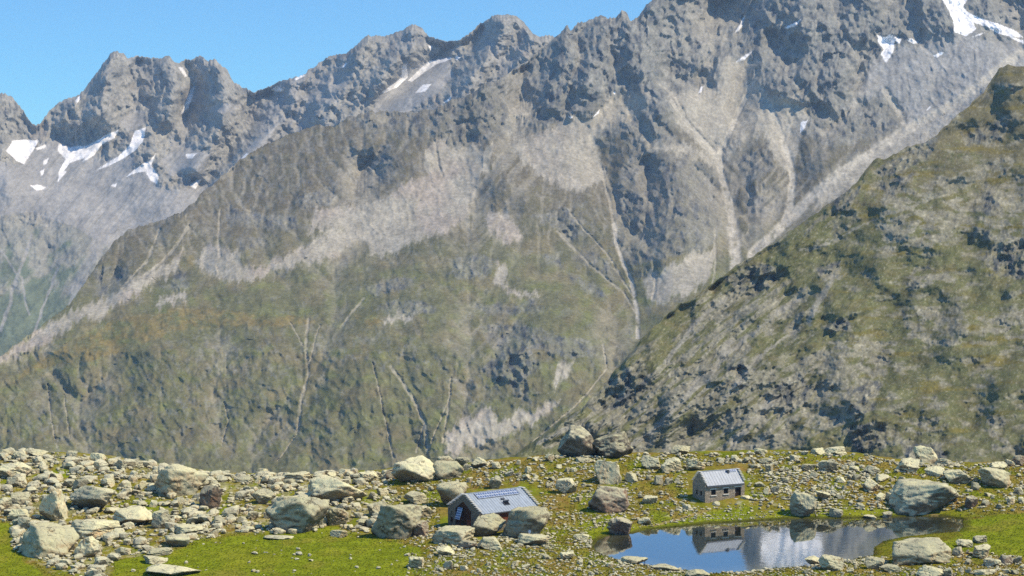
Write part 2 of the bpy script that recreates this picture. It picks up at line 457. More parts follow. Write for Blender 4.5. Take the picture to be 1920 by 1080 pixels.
def shade_far(x, y, yt):
    D = 5300 + 2.6 * (430 - y) + np.clip(x - 450, 0, 700) * -1.0
    wx = 9 * fbm(x / 45, y / 45, 4, 1); wy = 9 * fbm(x / 45, y / 45, 4, 2)
    warps = [(wx, wy), (wx * .6 + 2.5 * perlin(x / 7, y / 7, 5), wy * .6 + 2.5 * perlin(x / 7, y / 7, 6)), (wx * 1.3, wy * .8)]
    scree = poly_mask(x, y, [
        [(-300, 320), (0, 300), (40, 310), (75, 268), (110, 262), (130, 280), (190, 300), (250, 290), (255, 310), (300, 345), (320, 355), (380, 350), (430, 320), (480, 260), (520, 230), (510, 260), (460, 310), (380, 380), (300, 430), (220, 470), (150, 430), (60, 400), (-300, 420)],
        [(690, 215), (715, 175), (765, 130), (840, 105), (850, 140), (800, 190), (740, 220)], [(225, 225), (250, 205), (275, 205), (270, 235), (240, 245)],
        [(380, 205), (410, 190), (450, 195), (420, 215)], [(300, 300), (330, 285), (400, 285), (380, 320), (320, 330)]], warps)
    crag = sstep(-.1, .25, fbm(x / 60, y / 60, 5, 11)) * (1 - .85 * scree)
    grass = sstep(.0, .5, fbm(x / 30 + y / 60, y / 40, 5, 21) + (y - 470) / 150 - np.clip(x - 120, 0, 300) / 300)
    snow = poly_mask(x, y, SNOW_FAR, [(wx * .35, wy * .35), (wx * .2 + 1.2 * perlin(x / 4, y / 4, 8), wy * .2)])
    h = bumps(x, y, SPUR_FAR) * .6
    q = x + 10 * fbm(x / 40, y / 40, 3, 31); q2 = y + 14 * fbm(x / 40, y / 40, 3, 32)
    rr = ridged((q - .35 * q2) / 26, q2 / 70, 5, 41) - .4
    r2 = ridged((q + .5 * q2) / 15, q2 / 26, 4, 43) - .4
    low = sstep(380, 440, y)
    rock = (1 - scree) * (1 - .6 * np.clip(grass, 0, 1)) * (1 - snow) * (1 - .7 * low)
    f1 = facet((q - .3 * q2) / 42, q2 / 75, 81) - .25; f2 = facet((q + .25 * q2) / 17, q2 / 27, 82) - .25; f3 = facet(q / 7.5, q2 / 11, 83) - .25
    E, FA = erode(560, 300, 71)
    e = sample(E, (x + 260) / 2.5, (y - 20) / 2.5); fa = sample(FA, (x + 260) / 2.5, (y - 20) / 2.5)
    crock = rock; rock = blur(blur(np.asarray(rock, np.float32), 4, 0), 4, 1)
    h = h + (.22 + .78 * rock) * 62 * e + rock * (26 * f1 + 18 * f2 + 18 * f3)
    h = h + rock * 10 * rr + 26 * fbm(x / 20, y / 20, 3, 45) * (.25 + rock)
    h = h + 12 * (ridged((x + .8 * y) / 40, (y - .3 * x) / 200, 3, 46) - .4) * (1 - rock)
    fade = sstep(0, 14, y - yt)
    D = D - h * (.25 + .75 * fade)
    rock = crock
    col = np.empty(x.shape + (3,), np.float32); col[:] = ROCKL
    n = fbm(x / 16, y / 22, 5, 51)
    mixc(col, sstep(-.05, .45, n), ROCKM)
    mixc(col, low * .8, lin(158, 160, 150, K))
    mixc(col, (1 - .7 * low) * crag * sstep(.02, .4, fbm((x - .4 * y) / 9, y / 22, 4, 52)) * .9, ROCKD)
    mixc(col, sstep(.2, .5, fbm(x / 50, y / 70, 4, 53)) * .4 * rock, lin(158, 144, 130, K))
    mixc(col, rock * sstep(.0, .45, fbm((x - .5 * y) / 5, y / 9, 4, 57)) * .5, ROCKD)
    mixc(col, rock * sstep(.1, .5, fbm((x + .5 * y) / 6, y / 16, 4, 58)) * .5, lin(188, 182, 170, K))
    mixc(col, rock * sstep(.1, .7, -e) * .6, SCREEG)
    mixc(col, scree * .9, SCREEG * 1.12)
    strk = fbm((x + .9 * y) / 9, (y - .4 * x) / 120, 4, 54)
    mixc(col, scree * sstep(.1, .5, strk) * .5, ROCKM)
    mixc(col, np.clip(grass, 0, 1) * .85, FARG)
    mixc(col, line_mask(x, y, [(5, [(185, 430), (160, 500), (140, 550), (130, 590)]), (4, [(60, 440), (20, 560), (0, 620)]), (3, [(110, 500), (80, 580), (60, 640)]), (3, [(215, 420), (185, 470), (150, 520)]),
                               (2.5, [(0, 470), (40, 520), (55, 590)]), (14, [(210, 400), (190, 450), (150, 520), (140, 545)])], wx * .7, wy * .7) * .75, SCREEG * 1.1)
    mixc(col, snow, SNOWC)
    return D, col

# ---------------------------------------------------------------- main massif and brown spur
SNOW_MID = [
    [(1766, -2), (1815, -2), (1806, 12), (1815, 22), (1830, 30), (1850, 38), (1880, 48), (1905, 58), (1920, 70), (1890, 68), (1870, 62), (1850, 50), (1825, 42), (1830, 55), (1812, 68), (1790, 60), (1788, 40), (1778, 18)],
    [(1766, -2), (1740, -60), (1720, -110), (1770, -130), (1830, -70), (1815, -2)],
    [(1645, 66), (1660, 70), (1668, 65), (1690, 73), (1685, 82), (1676, 76), (1676, 92), (1670, 105), (1662, 119), (1652, 100), (1658, 92), (1647, 80)],
    [(1700, 74), (1708, 71), (1723, 79), (1712, 81)], [(1749, 105), (1762, 98), (1770, 99), (1758, 108)], [(1471, 51), (1488, 44), (1504, 36), (1492, 49), (1475, 53)],
    [(1380, 116), (1398, 102), (1413, 95), (1397, 110)], [(1379, 60), (1388, 44), (1396, 29), (1393, 48), (1385, 59)], [(1501, 250), (1502, 228), (1515, 225), (1509, 240)],
    [(1310, 174), (1314, 162), (1319, 163), (1314, 174)], [(1736, 207), (1746, 197), (1744, 203)], [(1112, 220), (1124, 205), (1122, 213)], [(1150, 173), (1156, 170), (1152, 177)], [(1066, 217), (1074, 219), (1070, 223)],
    [(1820, 71), (1846, 60), (1838, 66)], [(1890, 66), (1918, 76), (1920, 82), (1896, 72)],
    [(1436, -182), (1470, -168), (1520, -172), (1550, -190), (1556, -225), (1520, -250), (1450, -246), (1432, -220)]]

CRAG_MID = [
    [(650, 275), (720, 270), (740, 330), (700, 355), (660, 340), (640, 300)],
    [(790, 205), (900, 150), (1000, 90), (1060, 40), (1130, 25), (1215, -10), (1340, -60), (1360, 110), (1330, 165), (1290, 195), (1240, 215), (1225, 200), (1210, 160), (1150, 165), (1080, 215), (1030, 240), (930, 262), (880, 285), (830, 260)],
    [(640, 215), (700, 205), (860, 190), (900, 250), (860, 270), (800, 255), (700, 250)],
    [(1105, 215), (1180, 205), (1195, 245), (1130, 252)],
    [(1190, 250), (1225, 190), (1260, 240), (1290, 290), (1345, 320), (1350, 440), (1310, 480), (1240, 480), (1190, 500), (1150, 460), (1150, 400), (1160, 330)],
    [(1420, 130), (1530, 100), (1560, 20), (1640, -80), (1780, -60), (1795, 60), (1690, 72), (1640, 110), (1600, 180), (1560, 205), (1520, 205), (1440, 175)],
    [(1340, -60), (1560, -60), (1540, 80), (1430, 100), (1360, 60)],
    [(1505, 215), (1560, 190), (1620, 200), (1690, 230), (1660, 262), (1560, 275), (1500, 250)], [(1390, 290), (1440, 280), (1455, 320), (1400, 335), (1385, 310)], [(1590, 285), (1615, 282), (1610, 300), (1592, 305)],
    [(1385, 350), (1470, 385), (1460, 410), (1400, 400)], [(1700, 180), (1735, 170), (1742, 192), (1700, 198)], [(1705, 108), (1745, 105), (1740, 140), (1700, 145)], [(1810, -60), (2100, -60), (2100, 60), (1920, 55), (1850, 30)],
    [(835, 480), (890, 472), (928, 490), (910, 522), (860, 527)], [(680, 540), (720, 525), (785, 522), (770, 540), (700, 555)], [(705, 572), (760, 560), (818, 578), (800, 592), (730, 590)],
    [(880, 572), (1000, 565), (1015, 590), (900, 585)], [(890, 615), (980, 605), (1050, 635), (1105, 640), (1125, 665), (1080, 672), (1000, 660), (920, 650)], [(1000, 400), (1060, 390), (1100, 440), (1060, 450)],
    [(900, 690), (990, 640), (1010, 690), (970, 720), (930, 710)], [(920, 640), (960, 650), (985, 700), (1000, 760), (960, 740), (930, 690)],
    [(440, 450), (500, 448), (492, 468), (446, 472)], [(185, 505), (240, 500), (255, 535), (215, 562), (172, 556)], [(320, 500), (350, 505), (355, 540), (325, 545)], [(420, 395), (560, 405), (560, 430), (430, 425)], [(555, 370), (600, 350), (640, 365), (610, 385), (570, 390)],
    [(1075, 480), (1110, 475), (1150, 500), (1175, 530), (1130, 520)], [(1010, 475), (1050, 480), (1060, 500), (1020, 495)], [(1060, 500), (1110, 530), (1140, 560), (1100, 550)]]
ROCKY_MID = [   # broken ground: rock and grass in equal parts
    [(340, 630), (480, 612), (560, 640), (600, 620), (660, 640), (600, 720), (640, 830), (560, 860), (300, 860), (80, 850), (0, 800), (60, 740), (230, 720), (290, 660)],
    [(650, 620), (750, 605), (850, 640), (940, 700), (980, 760), (900, 730), (800, 700), (700, 700), (640, 660)], [(820, 690), (950, 700), (1000, 770), (900, 760), (840, 740)],
    [(390, 300), (640, 240), (800, 260), (780, 330), (660, 370), (560, 400), (420, 420), (300, 470), (240, 470), (300, 400)], [(1120, 250), (1200, 240), (1200, 420), (1140, 440), (1010, 430), (1040, 380), (1110, 360), (1150, 330)]]
SCREE_MID = [
    [(948, 264), (1030, 246), (1060, 222), (1115, 216), (1150, 180), (1215, 174), (1212, 205), (1180, 218), (1150, 232), (1120, 244), (1115, 290), (1140, 330), (1100, 360), (1060, 352), (1010, 330), (985, 300)],
    [(795, 278), (818, 262), (870, 275), (932, 275), (902, 340), (885, 385), (855, 430), (800, 445), (740, 470), (695, 478), (680, 440), (640, 428), (570, 438), (600, 395), (680, 385), (750, 352), (800, 330)],
    [(368, 485), (400, 455), (430, 470), (460, 490), (500, 500), (550, 470), (620, 432), (690, 438), (650, 470), (570, 500), (480, 520), (430, 528), (380, 508)],
    [(-60, 712), (0, 672), (100, 600), (200, 560), (270, 520), (352, 470), (335, 500), (270, 545), (240, 570), (120, 622), (0, 690)], [(285, 565), (330, 548), (350, 552), (345, 565), (300, 572)],
    [(1258, 178), (1345, 168), (1342, 112), (1422, 104), (1402, 150), (1440, 172), (1508, 195), (1520, 228), (1500, 262), (1490, 330), (1470, 330), (1440, 270), (1400, 250), (1370, 300), (1340, 300), (1300, 260), (1262, 215)],
    [(1545, 215), (1600, 190), (1640, 112), (1700, 85), (1800, 62), (1930, 78), (2150, 90), (2150, 130), (1880, 140), (1790, 240), (1700, 280), (1600, 350), (1520, 398), (1545, 345), (1640, 275), (1705, 228), (1660, 175)],
    [(1203, 522), (1250, 500), (1300, 478), (1345, 462), (1335, 520), (1290, 548), (1240, 572), (1210, 552)], [(868, 792), (920, 760), (932, 790), (1000, 768), (1052, 738), (1032, 775), (960, 812), (880, 842), (828, 852), (842, 812)],
    [(1035, 717), (1050, 680), (1076, 678), (1071, 705), (1046, 721)], [(935, 488), (952, 500), (946, 530), (1012, 556), (1000, 562), (925, 532)], [(708, 602), (740, 585), (790, 585), (765, 597), (722, 604)],
    [(1195, 240), (1260, 270), (1300, 275), (1345, 300), (1350, 315), (1280, 290), (1225, 275)], [(900, 400), (950, 395), (980, 440), (960, 460), (920, 430)], [(950, 200), (1010, 200), (1000, 222), (955, 224)]]
GULLY_MID = [
    (7, [(1420, 140), (1380, 220), (1350, 290), (1353, 330)]), (9, [(1353, 330), (1368, 380), (1375, 430), (1380, 495)]), (14, [(1375, 420), (1380, 500)]), (9, [(1440, 190), (1470, 270), (1487, 330), (1482, 390), (1468, 420)]),
    (12, [(1920, 95), (1800, 190), (1700, 245), (1640, 285), (1560, 335), (1500, 390), (1430, 460), (1410, 480)]), (8, [(1700, 245), (1690, 220), (1660, 170)]), (5, [(1280, 220), (1340, 285), (1352, 330)]), (5, [(1260, 190), (1300, 240), (1350, 300)]),
    (4, [(1125, 310), (1142, 370), (1150, 420)]), (5, [(1150, 420), (1160, 470), (1185, 530), (1195, 590), (1197, 632)]), (3.5, [(1040, 430), (1110, 500), (1170, 550), (1195, 590)]), (3, [(1070, 400), (1140, 480), (1190, 560)]),
    (3.6, [(578, 598), (574, 650), (579, 700), (563, 760), (558, 812)]), (2, [(545, 605), (570, 650)]), (2, [(600, 610), (580, 680)]), (2, [(558, 812), (520, 865)]), (4.5, [(733, 688), (770, 742), (796, 790), (802, 845)]), (2.5, [(796, 790), (780, 850)]),
    (2.2, [(700, 680), (716, 760), (738, 858)]), (2, [(420, 755), (428, 790), (414, 835)]), (2, [(90, 720), (95, 790), (108, 840)]), (2, [(120, 740), (130, 820)]), (3, [(413, 395), (408, 440), (412, 480)]), (4, [(355, 425), (320, 475), (270, 520)]),
    (3, [(300, 430), (275, 490), (230, 540)]), (3, [(682, 560), (640, 612)]), (3, [(845, 710), (838, 780), (830, 830)]), (2, [(845, 740), (800, 850)]), (2.5, [(1130, 640), (1140, 690), (1080, 760), (1010, 820), (960, 860)]),
    (3, [(1225, 150), (1265, 180), (1285, 215)]), (3.5, [(815, 265), (822, 310), (830, 330)]), (3, [(1340, 430), (1342, 500), (1335, 545)]), (3, [(1230, 520), (1225, 560)])]
HEATH_MID = [[(125, 645), (215, 600), (300, 578), (400, 580), (520, 592), (600, 600), (540, 612), (420, 612), (330, 618), (280, 640), (200, 672), (130, 682), (60, 705), (20, 725), (80, 672)], [(665, 590), (700, 595), (722, 603), (700, 612), (672, 606)], [(360, 480), (372, 490), (366, 505), (352, 498)]]
SPUR_MID = [(150, 40, [(905, 160), (930, 270), (940, 330), (1010, 400)]), (110, 70, [(820, 210), (780, 270), (690, 340), (560, 430), (440, 470)]), (-70, 50, [(870, 260), (830, 360), (720, 460)]), (130, 90, [(930, 400), (850, 480), (820, 600), (860, 760)]),
            (-240, 70, [(1030, 440), (1120, 530), (1195, 620), (1140, 700), (1000, 840)]), (-160, 45, [(1125, 300), (1155, 430), (1195, 600)]), (150, 40, [(1225, 195), (1270, 290), (1260, 380), (1240, 480)]), (-150, 35, [(1345, 290), (1370, 400), (1375, 500)]),
            (140, 36, [(1420, 330), (1430, 420)]), (-120, 35, [(1480, 260), (1485, 350), (1440, 450)]), (150, 40, [(1580, 150), (1560, 230), (1540, 290)]), (-110, 50, [(1700, 230), (1600, 320), (1480, 420)]), (170, 34, [(1166, 20), (1195, 120), (1225, 195)]),
            (190, 36, [(1290, 0), (1320, 80), (1290, 190)]), (-120, 24, [(1390, 30), (1400, 110), (1380, 220)]), (180, 36, [(1500, -20), (1510, 80), (1480, 160)]), (170, 36, [(1610, 0), (1590, 80), (1550, 180)]), (150, 30, [(1720, 0), (1740, 50)]),
            (130, 24, [(1064, 46), (1070, 110), (1040, 190)]), (150, 26, [(1120, 28), (1110, 120), (1090, 200)]), (110, 36, [(330, 400), (290, 480), (230, 560)]), (80, 24, [(690, 212), (680, 280), (640, 350)]),
            (90, 50, [(420, 600), (380, 700), (330, 860)]), (-60, 40, [(570, 610), (570, 720), (550, 840)]), (80, 50, [(650, 610), (680, 720), (660, 860)]), (-60, 36, [(740, 690), (800, 850)]), (70, 50, [(150, 660), (160, 760), (150, 860)]), (-50, 40, [(250, 680), (240, 860)])]

def shade_mid(x, y, yt):
    Dc = np.interp(y, [-420, -100, 0, 200, 400, 520, 600, 660, 800, 960, 1500], [4750, 4420, 4300, 3960, 3520, 3180, 2900, 2720, 2520, 2300, 1750])
    D = Dc + np.clip(900 - x, 0, 2200) * .1
    wx = 12 * fbm(x / 55, y / 55, 5, 101); wy = 12 * fbm(x / 55, y / 55, 5, 102)
    sx = 3 * perlin(x / 7, y / 9, 105) + 2 * perlin(x / 3.5, y / 5, 106); sy = 3 * perlin(x / 7, y / 9, 107) + 2 * perlin(x / 3.5, y / 5, 108)
    warps = [(wx, wy), (wx * .7 + 1.5 * sx, wy * .7 + 1.5 * sy), (wx * 1.4 + sx, wy * 1.4 - sy), (wx * .4 - 2 * sx, wy + 2 * sy)]
    crag = poly_mask(x, y, CRAG_MID, [(a * 1.3, b * 1.3) for a, b in warps])
    rocky = poly_mask(x, y, ROCKY_MID, warps)
    st_ = fbm((x + .25 * y) / 8, y / 90, 4, 113); st2 = fbm((x - .2 * y) / 20, y / 140, 3, 114)
    scree = poly_mask(x, y, SCREE_MID, [(a * 1.2 + 6 * st2, b * 1.2 + 16 * st_ + 14 * st2) for a, b in warps] + [(wx * 2, wy * 1.5 + 40 * st_), (wx - 9 * st2, wy + 20 * st2 - 16 * st_)])
    heath = poly_mask(x, y, HEATH_MID, warps + [(wx * 2.0, wy * 1.0)])
    gul = line_mask(x, y, GULLY_MID, wx * .25 + sx * .5, wy * .25)
    snow = poly_mask(x, y, SNOW_MID, [(wx * .2, wy * .2), (wx * .15 + .5 * sx, wy * .15)])
    high = sstep(300, 120, y) * sstep(880, 1080, x)              # bare rock up high
    brk = sstep(.06, .3, fbm((x - .2 * y) / 11, y / 17, 5, 111))   # broken outcrops
    out = sstep(.22, .42, fbm((x + .3 * y) / 26, y / 22, 5, 112))
    rock = np.clip(crag * (.55 + .45 * brk) + rocky * brk * .5 + out * .42 * (1 - scree) + high * .6, 0, 1) * (1 - .9 * scree) * (1 - gul)
    rock = rock * (1 - .8 * heath)
    h = bumps(x, y, SPUR_MID) * .32 * (1 - .65 * sstep(520, 640, y))
    q = x + 12 * fbm(x / 50, y / 50, 3, 131); q2 = y + 16 * fbm(x / 50, y / 50, 3, 132)
    lean = np.interp(x, [0, 800, 1300, 1920], [.5, .25, -.3, .3]).astype(np.float32)
    dg = ridged((q + .75 * q2) / 24 + .3 * perlin(x / 30, y / 30, 149), (q2 - .6 * q) / 130, 4, 150) - .4
    rr = ridged((q + lean * q2) / 34, q2 / 80, 5, 141) - .4
    r2 = ridged((q - .5 * q2) / 16, q2 / 24, 4, 143) - .4
    big = ridged((q - .2 * q2) / 95, q2 / 150, 4, 144) - .4
    f1 = facet((q - lean * .6 * q2) / 58, q2 / 95, 181) - .25; f2 = facet((q + .3 * q2) / 23, q2 / 34, 182) - .25; f3 = facet((q - .2 * q2) / 9.5, q2 / 13, 183) - .25
    soft2 = lambda m, r: blur(blur(np.asarray(m, np.float32), r, 0), r, 1)
    col_rock = rock; rock = soft2(rock, 2); cragS = soft2(np.maximum(crag, high), 9); screeS = soft2(scree, 5)
    kk = (.10 + .90 * cragS)
    E, FA = erode(820, 460, 3)
    e = sample(E, (x + 260) / 3, (y + 420) / 3); fa = sample(FA, (x + 260) / 3, (y + 420) / 3)
    h = h + (16 + 14 * (1 - screeS) + 36 * cragS * (1 - screeS)) * e * (1 - .85 * soft2(snow, 5))
    h = h + kk * rock * (32 * f1 + 24 * f2 + 10 * dg) + rock * (.2 + .8 * kk) * 16 * f3 + 2.0 * (1 - rock) * f3 + 3.5 * (1 - rock) * f3
    h = h + kk * rock * 6 * rr
    h = h + (14 * fbm(x / 14, y / 14, 3, 146)) * (.25 + .75 * rock) - 5 * gul
    fade = sstep(0, 12, y - yt)
    D = D - h * (.3 + .7 * fade)
    # colours
    rock = col_rock
    col = np.empty(x.shape + (3,), np.float32)
    n1 = fbm(x / 70, y / 50, 5, 151); n2 = fbm(x / 14, y / 12, 5, 152)
    col[:] = GRASSD
    mixc(col, sstep(-.2, .35, n1), GRASSB)
    mixc(col, sstep(-.05, .45, fbm(x / 40, y / 25, 4, 153)) * sstep(420, 560, y) * .8, GRASSG)
    upper = sstep(520, 330, y - np.interp(x, [0, 400, 900, 1920], [120, 40, 0, 40]))
    mixc(col, upper * (.75 + .5 * n2), BROWN)
    mixc(col, high, ROCKM)
    mixc(col, sstep(.0, .4, n2) * (.12 + .22 * np.maximum(upper, high)) * (1 - heath), ROCKM)
    mixc(col, heath * .72 * sstep(-.35, .25, n2 + .6 * n1), HEATH)
    mixc(col, rock * .7, ROCKM)
    mixc(col, rock * sstep(.0, .4, fbm((x - .3 * y) / 9, y / 16, 4, 154)) * (.3 + .4 * np.maximum(crag, high)), ROCKD)
    mixc(col, rock * sstep(.25, .5, fbm(x / 20, y / 24, 4, 155)) * .5, ROCKL)
    mixc(col, crag * sstep(.12, .4, fbm(x / 18, y / 24, 4, 156)) * .6 * (1 - scree), ROCKB)
    pink = sstep(-.1, .3, fbm(x / 110, y / 80, 3, 157)) * sstep(1150, 900, x)
    strk = fbm((x + lean * y * 1.3) / 8, y / 110, 4, 158)
    sc = np.empty_like(col); sc[:] = SCREE
    mixc(sc, pink * .6, SCREEP)
    mixc(sc, sstep(1450, 1650, x) * sstep(330, 200, y) * .9, SCREEG)
    mixc(sc, sstep(.12, .5, strk) * .25, GRASSB * 1.15)
    mixc(sc, sstep(.3, .5, n2) * .35, ROCKM)
    col += (sc - col) * (scree * (.74 + .26 * sstep(-.5, .3, n2 * .8 + .5 * strk)))[..., None]
    mixc(col, sstep(.15, .9, -e) * sstep(.3, .8, fa / 4) * .28 * (1 - heath), SCREE)
    mixc(col, sstep(1.2, 3.2, fa) * sstep(560, 430, y) * .24 * (1 - snow), SCREE * 1.08)
    big_g = line_mask(x, y, [g_ for g_ in GULLY_MID if g_[0] >= 5], wx * .3 + sx * .5, wy * .3)
    mixc(col, np.maximum(gul * .5, big_g * .95) * sstep(-.6, .0, n2), PALE)
    spk = sstep(.38, .55, fbm(x / 5, y / 5, 3, 159))
    mixc(col, spk * .35 * (1 - scree), PALE * .85)
    mixc(col, snow, SNOWC)
    return D, col

# ---------------------------------------------------------------- near slope on the right
TOP_NEAR = [(820, 935), (900, 895), (940, 868), (990, 835), (1040, 800), (1090, 765), (1130, 722), (1160, 690), (1200, 640), (1230, 610), (1265, 580), (1300, 558), (1340, 530), (1380, 500), (1405, 487), (1430, 470), (1470, 442), (1510, 415), (1540, 392), (1580, 366), (1605, 345), (1622, 325), (1638, 305), (1665, 296), (1690, 285),
            (1708, 275), (1722, 268), (1745, 262), (1770, 240), (1790, 220), (1815, 204), (1825, 190), (1843, 175), (1860, 150), (1872, 130), (1890, 124), (1915, 128), (1950, 120), (2050, 60), (2200, 0)]
CRAG_NEAR = [[(1355, 520), (1400, 500), (1440, 495), (1472, 510), (1445, 540), (1385, 548)], [(1520, 510), (1580, 485), (1578, 520), (1545, 527)], [(1838, 395), (1850, 345), (1870, 350), (1880, 400), (1850, 405)], [(1850, 470), (1925, 445), (1930, 520), (1870, 520), (1845, 490)],
             [(1095, 765), (1130, 720), (1200, 672), (1225, 715), (1165, 765), (1110, 775)], [(1630, 320), (1700, 288), (1770, 250), (1740, 300), (1690, 320), (1650, 335)], [(1640, 350), (1720, 320), (1680, 370)], [(1800, 250), (1900, 225), (1880, 260), (1810, 275)], [(1880, 165), (1925, 150), (1925, 165), (1890, 178)],
             [(1545, 610), (1590, 595), (1600, 620), (1555, 625)], [(1440, 730), (1500, 700), (1520, 740), (1460, 790)], [(1580, 730), (1650, 710), (1640, 770), (1600, 790)], [(1360, 670), (1420, 690), (1400, 730), (1370, 720)], [(1560, 360), (1620, 350), (1590, 395), (1565, 400)],
             [(1590, 800), (1660, 790), (1660, 840), (1600, 850)], [(1690, 830), (1760, 835), (1780, 865), (1700, 870)]]
ROCKY_NEAR = [[(1690, 590), (1760, 575), (1820, 605), (1812, 640), (1760, 650), (1700, 632)], [(1450, 690), (1560, 640), (1690, 640), (1665, 700), (1600, 790), (1500, 830), (1350, 860), (1100, 860), (1000, 830), (1140, 760), (1230, 690), (1320, 640), (1400, 640)],
              [(1640, 420), (1760, 380), (1920, 330), (1920, 450), (1860, 470), (1800, 430), (1740, 470), (1660, 470)], [(1820, 590), (1930, 580), (1930, 640), (1850, 630)], [(1660, 530), (1740, 500), (1800, 520), (1720, 545)], [(1720, 745), (1755, 740), (1765, 760), (1725, 770)],
              [(1850, 790), (1880, 780), (1900, 850), (1860, 845)], [(1690, 790), (1760, 785), (1755, 815), (1700, 812)], [(1300, 560), (1400, 545), (1520, 540), (1500, 620), (1380, 640), (1260, 640)], [(1640, 370), (1800, 320), (1900, 290), (1900, 320), (1760, 370), (1650, 410)]]
STRIPE_NEAR = [(7, [(1562, 520), (1535, 565), (1518, 605)]), (5, [(1500, 560), (1440, 600), (1370, 660), (1300, 720)]), (8, [(1370, 640), (1340, 690), (1290, 740), (1240, 790), (1180, 840)]), (9, [(1455, 745), (1420, 785), (1375, 830)]), (4, [(1490, 620), (1420, 670), (1350, 760)]),
               (4, [(1010, 830), (1060, 805), (1110, 795)]), (5, [(1360, 560), (1300, 610), (1250, 680)]), (3, [(1640, 410), (1570, 450), (1500, 470)])]

def shade_near(x, y, yt):
    D = 1010 + .62 * (870 - y) + np.clip(1920 - x, -400, 2000) * .03
    wx = 12 * fbm(x / 50, y / 50, 5, 201); wy = 10 * fbm(x / 50, y / 50, 5, 202)
    sx = 3 * perlin(x / 8, y / 7, 205) + 2 * perlin(x / 4, y / 4, 206); sy = 3 * perlin(x / 8, y / 7, 207) + 2 * perlin(x / 4, y / 4, 208)
    warps = [(wx, wy), (wx * .7 + 1.5 * sx, wy * .7 + 1.5 * sy), (wx * 1.4 + sx, wy * 1.4 - sy), (wx * .4 - 2 * sx, wy + 2 * sy)]
    crag = poly_mask(x, y, CRAG_NEAR, warps)
    rocky = poly_mask(x, y, ROCKY_NEAR, warps)
    stripe = line_mask(x, y, STRIPE_NEAR, wx * .6 + sx, wy * .6 + sy)
    # strata run down to the left
    a = .55
    u = x * math.cos(a) - y * math.sin(a); v = x * math.sin(a) + y * math.cos(a)      # v across, u along
    uu = (x * .8 - y * .6); vv = (x * .6 + y * .8)
    steep = sstep(1750, 1350, x + (y - 600) * .2)
    al = np.where(steep > .5, 1.0, 1.0)
    s1 = fbm(uu / 120 + wx / 60, vv / 20, 5, 211) * steep + fbm(x / 55, y / 22, 5, 212) * (1 - steep)
    s2 = fbm(uu / 44, vv / 10, 4, 213) * steep + fbm(x / 24, y / 11, 4, 214) * (1 - steep)
    out = sstep(.02, .3, s1 * .8 + s2 * .6 + .26 * rocky - .02)
    rock = np.clip(crag * (.6 + .4 * sstep(-.1, .2, s2)) + rocky * sstep(-.12, .18, s2) * .85 + out * .75, 0, 1)
    h = 40 * fbm(x / 220, y / 160, 3, 221) + 12 * fbm(uu / 90, vv / 60, 3, 222)
    rr = ridged(uu / 50 + wx / 50, vv / 26, 5, 223) - .4
    r2 = ridged((x + .3 * y) / 18, y / 20, 4, 224) - .4
    f1 = facet(uu / 42, vv / 22, 281) - .25; f2 = facet(uu / 15, vv / 10, 282) - .25; f3 = facet(x / 6.5, y / 5.5, 283) - .25
    cragS = blur(blur(crag, 4, 0), 4, 1)
    E, FA = erode(640, 672, 33)
    e = sample(E, (vv - 498) / 2.5, (1760 - uu) / 2.5)
    h = h + 10 * (.45 + .55 * steep) * e
    soft = np.clip(cragS * .8 + sstep(-.3, .55, s1 * .8 + s2 * .6 + .26 * rocky), 0, 1)
    h = h + soft * (2.8 * f1 + 1.7 * f2 + 1.1 * f3) + cragS * 6 * f2 + (1 - rock) * .5 * f3
    h = h + (3 * steep + 1.5) * rr + soft * (1.2 * rr + .8 * r2) + cragS * 3 * r2
    h = h + 1.2 * fbm(x / 9, y / 9, 3, 225) * (.4 + rock) + .6 * soft * fbm(x / 4, y / 4, 2, 226)
    fade = sstep(0, 10, y - yt)
    D = D - h * (.35 + .65 * fade)
    col = np.empty(x.shape + (3,), np.float32)
    n1 = fbm(x / 80, y / 40, 4, 231); n2 = fbm(x / 10, y / 9, 5, 232)
    col[:] = lin(108, 110, 74, K)
    mixc(col, sstep(-.2, .3, n1), lin(120, 120, 82, K))
    mixc(col, sstep(.0, .4, fbm(x / 45, y / 20, 4, 233)), lin(122, 117, 80, K))
    mixc(col, sstep(-.05, .35, n2) * .35, lin(90, 93, 64, K))
    mixc(col, sstep(.0, .4, fbm(uu / 12, vv / 6, 4, 240)) * .45, lin(140, 134, 104, K))
    mixc(col, sstep(.0, .5, (420 - y) / 300 + n2 * .5 + n1 * .5), lin(122, 116, 88, K))
    mixc(col, sstep(.1, .4, fbm(x / 120, y / 16, 4, 234)) * .6 * sstep(1450, 1650, x), lin(128, 116, 54, K))
    mixc(col, rock * .78, lin(156, 151, 132, K))
    mixc(col, rock * sstep(.0, .3, fbm(uu / 9, vv / 7, 4, 235)) * .4, lin(110, 112, 106, K))
    mixc(col, rock * sstep(.1, .4, fbm(x / 9, y / 7, 4, 236)) * .6, lin(190, 184, 160, K))
    mixc(col, crag * sstep(-.1, .3, fbm(x / 15, y / 18, 4, 237)) * .7, lin(78, 86, 94, K))
    bush = sstep(.36, .5, fbm(x / 22, y / 18, 3, 238)) * sstep(1280, 1400, x) * sstep(560, 620, y) * sstep(1720, 1600, x)
    mixc(col, bush * .6, lin(52, 72, 44, K))
    mixc(col, stripe * .7, lin(164, 160, 146, K))
    spk = sstep(.33, .5, fbm(x / 4.5, y / 4, 3, 239))
    mixc(col, spk * .6, lin(180, 174, 150, K))
    return D, col

def topf(pts, amp, seed, lam=18):
    def f(x):
        n = fbm(x / lam, x * 0 + 3.3, 5, seed, .62)
        return curve(pts, x) - amp * n - amp * .6 * np.abs(perlin(x / (lam * .45), x * 0, seed + 9))
    return f

